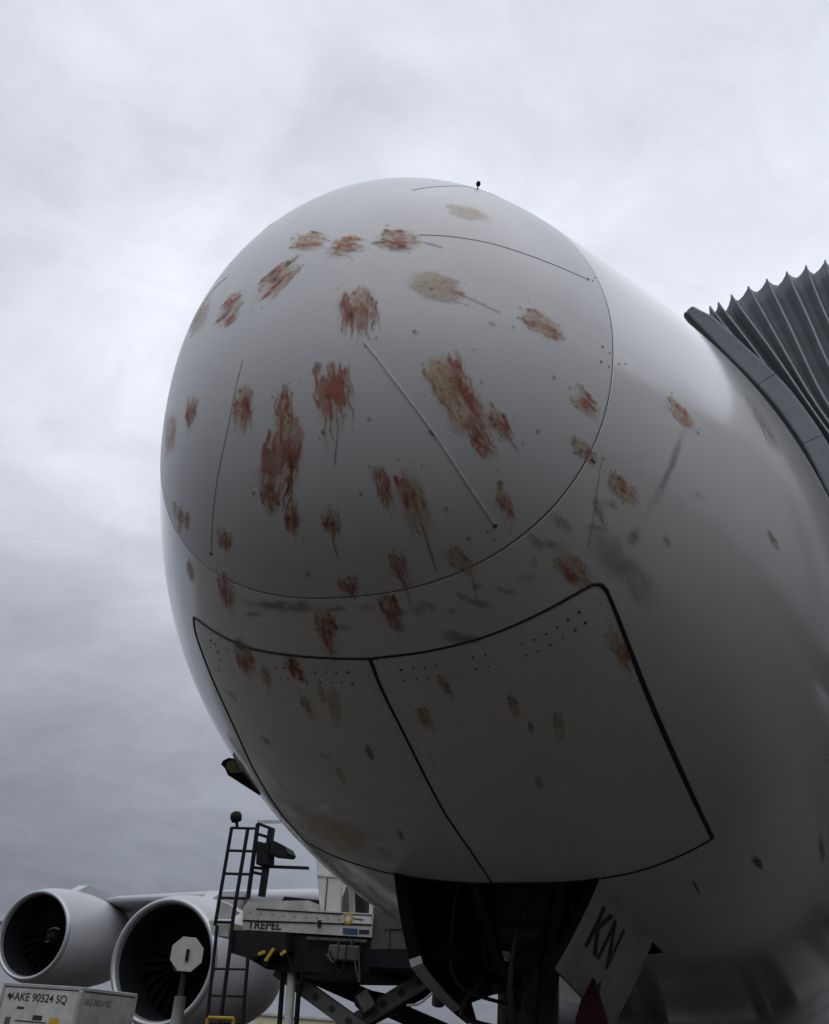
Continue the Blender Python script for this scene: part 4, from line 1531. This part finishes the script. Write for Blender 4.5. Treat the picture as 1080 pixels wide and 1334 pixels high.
def flat_text(body, pxa, pxb, height, s, m_, parent, bold=.0):
    """flat lettering on the cross plane s between two photo points along the base line"""
    V, F = text_mesh(body, 1.0, 0.02)
    V[:, 0] -= V[:, 0].min(); V[:, 1] -= V[:, 1].min()
    a = np.array(P2(*pxa, s)); b = np.array(P2(*pxb, s))
    e = (b - a) / V[:, 0].max()
    up = np.array([-e[1], e[0]]); up /= np.linalg.norm(up)
    if up[1] < 0: up = -up
    up = up * height / V[:, 1].max()
    W_ = [AF(s, *(a + e * x + up * y)) for x, y, _ in V]
    return mesh_obj('lettering', W_, F, m_, parent)


flat_text('TREPEL', (322, 1209.5), (366, 1211.5), .135, LS - .012, M_TEXT, deck)
mb = MB(AF)
# cab of the operator's platform
cabl = poly_part('control_cab', [(397, 1106), (447, 1112), (441, 1146), (424, 1188), (403, 1188), (400, 1150)], LS + .5, LS + 2.2, M_WHITE)
poly_part('cab_seam', [(412, 1138), (413.4, 1138), (409.5, 1184), (408, 1184)], LS + .485, LS + .497, M_OLIVE, cabl)
poly_part('cab_trim', [(399, 1131), (442, 1134), (442, 1138), (399, 1135)], LS + .47, LS + .497, M_WHITE, cabl)
poly_part('dark_window', [(440, 1149), (441, 1186), (426, 1186)], LS + .42, LS + .49, M_OLIVE)
mb = MB(AF); bar(mb, (443, 1148), (441, 1198), .07, LS + .1); mb.build('stanchion', M_WHITE, ld)
mb = MB(AF); bar(mb, (485, 1176), (484, 1212), .08, LS + .1); mb.build('stanchion', M_WHITE, ld)
poly_part('console', [(454, 1160), (463, 1158), (468, 1186), (455, 1188)], LS + .3, LS + .8, M_DARKM)
poly_part('bridge_platform', [(485, 1180), (527, 1202), (530, 1236), (482, 1236)], LS + .05, LS + 2.8, M_OLIVE)
mb = MB(AF); bar(mb, (500, 1209), (526, 1209), .03, LS + .03); bar(mb, (506, 1209), (506, 1234), .03, LS + .03); mb.build('platform_frame', M_OLIVE, ld)
poly_part('underframe', [(315, 1213), (383, 1216), (484, 1222), (530, 1235), (538, 1262), (480, 1259), (478, 1267), (372, 1266), (345, 1262), (318, 1246)], LS + .06, LS + 2.8, M_DARKM)
poly_part('side_housing', [(313, 1214), (381, 1217), (381, 1240), (330, 1250), (308, 1243)], LS - .25, LS + .05, M_DARKM)
for pa_, pb_ in (((337, 1243), (345, 1240)), ((346, 1252), (357, 1236)), ((366, 1244), (372, 1239))):
    mb = MB(AF); bar(mb, pa_, pb_, .05, LS - .3); mb.build('yellow_ram', M_YEL, ld)
# conveyor deck under the rails
poly_part('conveyor', [(352, 1161), (401, 1166), (401, 1173), (345, 1172)], LS + .6, LS + 2.6, M_DARKM)


# access ladder standing beside the platform
lad = empty('ladder', AF(LS - .3, *[P2(295, 1240, LS - .3)[0]], 0), ld)
SL_ = LS - .3
railA = [(302, 1077.5), (281, 1200), (280, 1206)]
railB = [(323, 1079), (304, 1193), (299, 1240), (284, 1400)]
mb = MB(AF)
mb.tube([(SL_, *P2(*q, SL_)) for q in railA], .032, 8); mb.build('rail', M_DARKM, lad)
pB = [(SL_, *P2(*q, SL_)) for q in railB]
pB[-1] = (SL_, pB[2][1] + (pB[2][1] - pB[1][1]) * 2.2, 0.02)
mb = MB(AF); mb.tube(pB, .034, 8); mb.build('rail', M_DARKM, lad)
for y, xa, xb in ((1078.5, 302, 334), (1108, 297, 331), (1138, 291.5, 326), (1169.5, 286, 322), (1201, 281, 304)):
    mb = MB(AF); mb.tube([(SL_, *P2(xa, y, SL_)), (SL_, *P2(xb, y + (xb - xa) * .03, SL_))], .024, 8); mb.build('rung', M_DARKM, lad)
# lower flight
for q in (((283, 1206), (262, 1400)), ((323, 1248), (310, 1400))):
    a_ = P2(*q[0], SL_); b_ = P2(*q[1], SL_)
    t = a_[1] / (a_[1] - b_[1])
    mb = MB(AF); mb.tube([(SL_, *a_), (SL_, a_[0] + (b_[0] - a_[0]) * t, .02)], .03, 8); mb.build('lower_rail', M_DARKM, lad)
for k, y in enumerate((1262, 1297, 1332)):
    mb = MB(AF); mb.tube([(SL_, *P2(277 - k * 3.5, y, SL_)), (SL_, *P2(321 - k * 2.8, y + 1, SL_))], .018, 8); mb.build('rung', M_DARKM, lad)
poly_part('step_box', [(279, 1201), (305, 1203), (304, 1222), (283, 1220)], SL_ + .1, SL_ + .7, M_LOADW)
poly_part('corner_shield', [(288, 1174), (304, 1180), (316, 1190), (303, 1198), (286, 1198)], SL_ + .15, SL_ + .22, M_WHITE)
# lamp on the ladder top
wl_ = empty('work_lamp', AF(SL_, *P2(309, 1077, SL_)), ld)
c = AF(SL_, *P2(307.5, 1064, SL_))
mb = MB(); mb.lathe([(-.10, .04), (-.09, .09), (0, .11), (.07, .09), (.10, .02)], c, np.array([-.3, -.2, 1.]), 16); mb.build('lamp_head', M_DARKM, wl_, True)
mb = MB(AF); mb.tube([(SL_, *P2(309, 1078, SL_)), (SL_, *P2(308, 1067, SL_))], .03, 8); mb.build('lamp_stem', M_DARKM, wl_)
# guard frame with louvred side and floodlight
gf = empty('guard_frame', AF(LS, *P2(340, 1172)), ld)
for a, b, w in (((336, 1073), (323, 1171), .06), ((354, 1079), (341, 1168), .10)):
    mb = MB(AF); bar(mb, a, b, w, LS + .05); mb.build('post', M_DARKM, gf)
for y0_, y1_ in ((1073, 1080), (1086, 1092), (1097, 1102), (1130, 1132), (1136, 1140)):
    x0 = 336 - (y0_ - 1073) * .13; x1 = 355 - (y1_ - 1079) * .145
    mb = MB(AF); bar(mb, (x0, y0_), (x1, y1_), .05, LS + .05); mb.build('slat', M_DARKM, gf)
poly_part('switch_box', [(337, 1101), (352, 1098), (351, 1127), (336, 1127)], LS - .08, LS + .2, M_DARKM, gf)
poly_part('floodlight', [(353, 1096), (359, 1096), (373, 1104), (377, 1112), (374, 1116), (353, 1114)], LS - .05, LS + .3, M_DARKM, gf)
mb = MB(AF); bar(mb, (350, 1129), (402, 1131), .05, LS + .1); mb.build('hand_rail', M_DARKM, ld)
mb = MB(AF); bar(mb, (336, 1070.5), (366, 1070.5), .05, LS + .4); mb.build('hand_rail', M_LOADW, ld)
# scissor arms
AS = LS + .5
mb = MB(AF)


def arm(a, b, w, s, m_, holes=True):
    mb = MB(AF)
    p, q = np.array(P2(*a, s)), np.array(P2(*b, s))
    mb.beam((s, *p), (s, *q), .14, w, (1, 0, 0))
    o = mb.build('scissor_arm', m_, ld)
    if holes:
        d = (q - p) / np.linalg.norm(q - p); nv = np.array([-d[1], d[0]])
        L_ = np.linalg.norm(q - p)
        k = int(L_ / .34)
        for i in range(k):
            c = p + d * (L_ * (i + .5) / k)
            mb = MB(AF)
            V = [AF(s - .073, *(c + d * .07 * math.cos(t) + nv * w * .24 * math.sin(t))) for t in np.linspace(0, 2 * math.pi, 10, endpoint=False)]
            V += [AF(s - .0715, *(c + d * .07 * math.cos(t) + nv * w * .24 * math.sin(t))) for t in np.linspace(0, 2 * math.pi, 10, endpoint=False)]
            mesh_obj('arm_hole', V, [tuple(range(10))] + [(i_, (i_ + 1) % 10, 10 + (i_ + 1) % 10, 10 + i_) for i_ in range(10)], M_SEAL, o)
    return o


def ground_px(a, b, s, z=.95):
    """extend the line a->b on plane s down to height z, in photo coordinates"""
    p, q = np.array(P2(*a, s)), np.array(P2(*b, s))
    t = (p[1] - z) / (p[1] - q[1])
    x, y = project(AF(s, *(p + (q - p) * t)))
    return (float(x), float(y))


M_ARM = mat('scissor_grey', (0.12, 0.12, 0.105), .55, var=.4, scale=4)
arm((362, 1262), ground_px((362, 1262), (458, 1332), AS), .25, AS, M_ARM)
arm((560, 1272), ground_px((560, 1272), (462, 1332), AS + .2), .25, AS + .2, M_ARM)
arm((390, 1262), ground_px((390, 1262), (486, 1304), AS + 1.9), .30, AS + 1.9, M_DARKM, False)
arm((600, 1262), ground_px((600, 1262), (490, 1320), AS + 2.1), .30, AS + 2.1, M_DARKM, False)
c = AF(AS + .1, *P2(478, 1303, AS + .1))
mb = MB(); mb.lathe([(-.2, .001), (-.2, .16), (1.9, .16), (1.9, .001)], c, AV, 18); mb.build('pivot_shaft', M_DARKM, ld)
mb = MB(AF); p_ = P2(470, 1309, AS - .1); q_ = P2(484, 1298, AS - .1); mb.beam((AS - .1, *p_), (AS - .1, *q_), .1, .28, (1, 0, 0)); mb.build('pivot_bracket', M_ARM, ld)
for x, w, m_ in ((366.5, .085, M_DARKM), (378, .15, M_WHITE), (388.5, .085, M_DARKM)):
    l_, z_ = P2(x, 1285, AS - .25); l2, z2 = P2(x - 3, 1334, AS - .25)
    t = (z_ - .9) / (z_ - z2)
    mb = MB(AF); mb.tube([(AS - .25, l_, z_ + .25), (AS - .25, l_ + (l2 - l_) * t, .9)], w / 2, 12); mb.build('lift_cylinder', m_, ld)
# hose loops
mb = MB(AF)
pts = [P2(*q, AS - .1) for q in catmull([(530, 1310), (545, 1308), (556, 1300), (565, 1292)], 3)]
mb.tube([(AS - .1, *q) for q in pts], .02, 6); mb.build('hose', M_WHITE, ld)
_l = random.Random(4)
for k in range(9):
    x0 = _l.uniform(330, 470); x1 = x0 + _l.uniform(-30, 40); y1 = _l.uniform(1240, 1285)
    sp_ = LS - .05 - .02 * k
    pts = catmull([(x0, 1216 + (x0 - 320) * .06), ((x0 + x1) / 2 + _l.uniform(-8, 8), y1), (x1, 1240 + _l.uniform(-10, 8))], 4)
    mb = MB(AF); mb.tube([(sp_, *P2(*q, sp_)) for q in pts], _l.uniform(.010, .018), 6); mb.build('hydraulic_hose', M_DARKM if k % 3 else M_OLIVE, ld)
for k in range(11):
    x0 = 326 + k * 14.5
    c = AF(LS - .004, *P2(x0, 1186 + (x0 - 320) * .075 + 3))
    mb = MB(); mb.lathe([(0, .010), (-.008, .010), (-.011, .001)], c, AV, 8); mb.build('bolt_head', M_DARKM, deck)
for pa_, pb_ in (((320, 1216), (379, 1219)), ((400, 1222), (478, 1226))):
    mb = MB(AF); bar(mb, pa_, pb_, .04, LS - .03); mb.build('guard_strip', M_OLIVE, ld)
mb = MB(AF); mb.box(LS - .1, LS + .04, P2(470, 1240)[0], P2(430, 1240)[0], P2(450, 1252)[1], P2(450, 1232)[1], .02); mb.build('valve_box', M_OLIVE, ld)
# chassis and wheels
l_a = P2(330, 1262)[0] + .8; l_b = 3.4
mb = MB(AF); mb.box(LS + .1, LS + 2.8, l_b, l_a, .5, .95, .04); mb.build('chassis', M_LOADW, ld)
for lt in (l_b + .6, (l_a + l_b) / 2, l_a - .6):
    for s_ in (LS + .25, LS + 2.65):
        mb = MB(); mb.lathe([(-.15, .2), (-.16, .36), (-.08, .42), (.08, .42), (.16, .36), (.15, .2)], AF(s_, lt, .42), AV, 28, True); mb.build('wheel', M_TYRE, ld, True)

# ------------------------------------------------------------------ cargo container on a dolly
def ray_z(x, y, z):
    d = pix_dir(x, y); t = (z - CAM[2]) / d[2]
    return CAM + d * t


ZT = 2.06
cA = ray_z(108, 1286, ZT); cL = ray_z(6, 1279.5, ZT)
fd = cL - cA; fd[2] = 0
fw_ = np.linalg.norm(fd); fd /= fw_
cR = ray_z(201, 1297, ZT)
sd_ = np.array([-fd[1], fd[0], 0.0])
if (cR - cA) @ sd_ < 0: sd_ = -sd_
# keep the corner square: length of the side face from its far top corner
sl_len = 1.55
def CF(a, b, c):  # a along front, b along side, c height
    return np.array([cA[0], cA[1], 0]) + fd * a + sd_ * b + np.array([0, 0, c])
ct = empty('cargo_container', CF(.8, .8, .44))
tag(ct, 'silver air cargo container lettered AKE 90524 SQ in front of the engines', 'container')
fwid = fw_
mb = MB(CF); mb.box(.02, fwid - .02, .02, sl_len - .02, .46, ZT - .02); mb.build('shell', M_ALU, ct)
mb = MB(CF); mb.box(.07, fwid - .06, -.004, .02, .55, ZT - .08); mb.build('front_panel', M_CANVAS, ct)
mb = MB(CF); mb.box(-.004, .02, .07, sl_len - .06, .55, ZT - .08); mb.build('side_panel', M_ALU, ct)
for a0, a1, b0, b1, c0, c1 in ((-.01, fwid, -.02, .05, ZT - .06, ZT), (-.02, .05, .05, sl_len, ZT - .06, ZT), (-.02, .05, -.03, .05, .46, ZT - .06), (fwid - .05, fwid + .01, -.02, .05, .46, ZT - .06),
                               (-.02, .05, sl_len - .05, sl_len + .01, .46, ZT - .06), (-.01, fwid, -.02, .05, .46, .54), (-.02, .05, .05, sl_len, .46, .54)):
    mb = MB(CF); mb.box(a0, a1, b0, b1, c0, c1, .008); mb.build('edge_rail', M_ALU, ct)


def box_text(body, a_left, a_right, z, h, face, m_):
    V, F = text_mesh(body, 1.0, 0.012)
    V[:, 0] -= V[:, 0].min(); V[:, 1] -= V[:, 1].min()
    X = a_left + (a_right - a_left) * V[:, 0] / V[:, 0].max(); Zt = z + h * V[:, 1] / V[:, 1].max()
    W_ = [CF(x, -.009, zz_) if face == 'f' else CF(-.009, x, zz_) for x, zz_ in zip(X, Zt)]
    return mesh_obj('lettering', W_, F, m_, ct)


k_ = fwid / 102.0
box_text('AKE 90524 SQ', fwid - 18 * k_, fwid - 86 * k_, ZT - .31, .16, 'f', M_TEXT)
box_text('AKE 90524 SQ', .12, .85, ZT - .30, .13, 's', mat('faded_lettering', (.12, .12, .11), .6))
def plate(name, a0, a1, z0, z1, m_, face='f'):
    mb = MB(CF)
    if face == 'f': mb.box(a0, a1, -.008, -.0045, z0, z1)
    else: mb.box(-.008, -.0045, a0, a1, z0, z1)
    mb.build(name, m_, ct)
plate('yellow_label', fwid - 82 * k_, fwid - 70 * k_, ZT - 1.0, ZT - .52, M_YEL)
plate('print_block', fwid - 66 * k_, fwid - 26 * k_, ZT - .62, ZT - .60, M_TEXT)
plate('print_block', fwid - 60 * k_, fwid - 48 * k_, ZT - .58, ZT - .50, M_TEXT)
plate('print_block', fwid - 56 * k_, fwid - 40 * k_, ZT - .84, ZT - .66, M_TEXT)
plate('print_block', fwid - 34 * k_, fwid - 25 * k_, ZT - .42, ZT - .38, M_TEXT)
plate('print_block', fwid - 20 * k_, fwid - 13 * k_, ZT - .95, ZT - .56, M_OLIVE)
# small bird-like emblem at the left of the number
em = [(0, .03), (.05, .09), (.12, .05), (.17, .10), (.16, .03), (.20, .0), (.13, .01), (.09, -.05), (.06, .0)]
ex = fwid - 17 * k_
mesh_obj('emblem', [CF(ex + (.2 - x) * .9 - .02, -.009, ZT - .25 + y) for x, y in em], [tuple(range(len(em)))], M_TEXT, ct)
# dolly beneath
dl = empty('cargo_dolly', CF(.8, .8, 0))
tag(dl, 'low flat cargo dolly under the silver container', 'dolly')
mb = MB(CF); mb.box(-.15, fwid + .1, -.1, sl_len + .1, .33, .445, .02); mb.build('bed', M_DARKM, dl)
for a in (.2, fwid - .25):
    for b in (.05, sl_len - .1):
        mb = MB(); mb.lathe([(-.07, .08), (-.08, .15), (-.03, .18), (.03, .18), (.08, .15), (.07, .08)], CF(a, b, .18), sd_, 24, True); mb.build('wheel', M_TYRE, dl, True)
        mb = MB(CF); mb.box(a - .04, a + .04, b - .03, b + .03, .18, .33); mb.build('axle_bracket', M_DARKM, dl)

# ------------------------------------------------------------------ octagonal sign on a white post
def ray_d(x, y, D):
    d = pix_dir(x, y); return CAM + d * D / math.hypot(d[0], d[1])


sc_ = ray_d(243.5, 1243, 12.0)
base = np.array([sc_[0] + .06, sc_[1], 0])
sg = empty('sign_post', base)
tag(sg, 'white octagonal sign board on a tapered white post before the inboard engine', 'sign')
toc = CAM - sc_; toc[2] = 0; toc /= np.linalg.norm(toc); rt_ = np.cross([0, 0, 1.0], toc)
R8 = .188
V = []
for dd in (0, .025):
    for k in range(8):
        a = math.pi / 8 + k * math.pi / 4
        V.append(sc_ + rt_ * R8 * math.cos(a) + np.array([0, 0, 1.0]) * R8 * math.sin(a) + toc * dd)
bd = mesh_obj('sign_board', V, [tuple(range(8, 16)), tuple(reversed(range(8)))] + [(i, (i + 1) % 8, 8 + (i + 1) % 8, 8 + i) for i in range(8)], M_WHITE, sg)
mb = MB(lambda a, b, c: sc_ + rt_ * a + toc * b + np.array([0, 0, c]))
mb.prism([(.027, -.07), (.05, -.07), (.05, .05), (.027, .05)], -.012, .022); mb.build('bracket', M_DARKM, bd)
mb = MB(); top = sc_ + np.array([0, 0, -.12]) + toc * -.03
mb.tube([base + (top - base) * t for t in (.0, .6, .86)], [.085, .075, .062], 20, frame=False); mb.build('post', M_WHITE, sg, True)
mb = MB(); mb.tube([base + (top - base) * .86, top, top + np.array([0, 0, .2])], [.03, .026, .022], 12, frame=False); mb.build('neck', M_DARKM, sg, True)
mb = MB(); mb.lathe([(0, .26), (.06, .26), (.09, .12), (.3, .086)], base, [0, 0, 1], 28); mb.build('foot', M_DARKM, sg, True)

# ------------------------------------------------------------------ yellow barrier frame
b0 = ray_d(271, 1326, 12.6); b1 = ray_d(305, 1327, 12.6)
yf = empty('barrier_frame', [(b0[0] + b1[0]) / 2, (b0[1] + b1[1]) / 2, 0])
tag(yf, 'low yellow tubular barrier frame below the loader ladder', 'barrier')
for p_ in (b0, b1):
    mb = MB(); mb.tube([(p_[0], p_[1], .0), (p_[0], p_[1], p_[2])], .022, 10); mb.build('post', M_YEL, yf)
for f_ in (1.0, .55):
    mb = MB(); mb.tube([(b0[0], b0[1], b0[2] * f_), (b1[0], b1[1], b1[2] * f_)], .022, 10); mb.build('bar', M_YEL, yf)

# ------------------------------------------------------------------ far cream building on the horizon
def far_building(x0, x1, D, h):
    a = ray_d(x0, 1330, D); b = ray_d(x1, 1330, D)
    a[2] = b[2] = 0
    d = b - a; L_ = np.linalg.norm(d); d /= L_
    n_ = np.array([-d[1], d[0], 0]);
    if n_[1] < 0: n_ = -n_
    T_ = lambda p, q, r: a + d * p + n_ * q + np.array([0, 0, r])
    e = empty('terminal_building', a)
    tag(e, 'low cream terminal building far across the apron', 'building')
    mb = MB(T_); mb.box(0, L_, 0, 40, 0, h); mb.build('wall', M_FARW, e)
    mb = MB(T_); mb.box(-1, L_ + 1, -1, 41, h, h + .8); mb.build('roof', M_BRIDGE, e)
    k = int(L_ / 9)
    for i in range(k):
        mb = MB(T_); mb.box(i * 9 + 2, i * 9 + 7, -.15, 0.05, h * .35, h * .65); mb.build('window', M_GLASS, e)


far_building(330, 640, 420, 8.5)

# ------------------------------------------------------------------ terminal inferred from the bridge, unseen, added to block low sky
def TB(a, b, c): return AF(-a - 6, b, c)
tb = empty('unseen_terminal', AF(-30, 0, 0))
tag(tb, 'unseen long grey terminal facade, added to block low sky, with a glazed band facing the nose', 'building')
mb = MB(TB); mb.box(24, 44, -70, 60, 0, 5.0); mb.build('ground_floor', mat('facade_grey', (.34, .335, .32), .7, var=.2, scale=.3), tb)
mb = MB(TB); mb.box(-60, 23.5, -58, -38, 0, 13.0); mb.build('sky_blocker_wing', mat('sky_blocker_grey', (.13, .13, .128), .7, var=.2, scale=.3), tb)  # side wing added out of view to keep low sky off the hull
mb = MB(TB); mb.box(23.6, 44, -70, 60, 9.5, 13.0); mb.build('parapet', M_BRIDGE, tb)
mb = MB(TB); mb.box(24.4, 44, -70, 60, 5.0, 9.5); mb.build('back_wall', M_DARKM, tb)
for k in range(26):
    mb = MB(TB); mb.box(24.05, 24.1, -70 + k * 5 + .12, -70 + k * 5 + 4.88, 5.1, 9.4); mb.build('glass_pane', M_GLASS, tb)
    mb = MB(TB); mb.box(23.95, 24.2, -70 + k * 5 - .1, -70 + k * 5 + .1, 5.0, 9.5); mb.build('mullion', M_DARKM, tb)
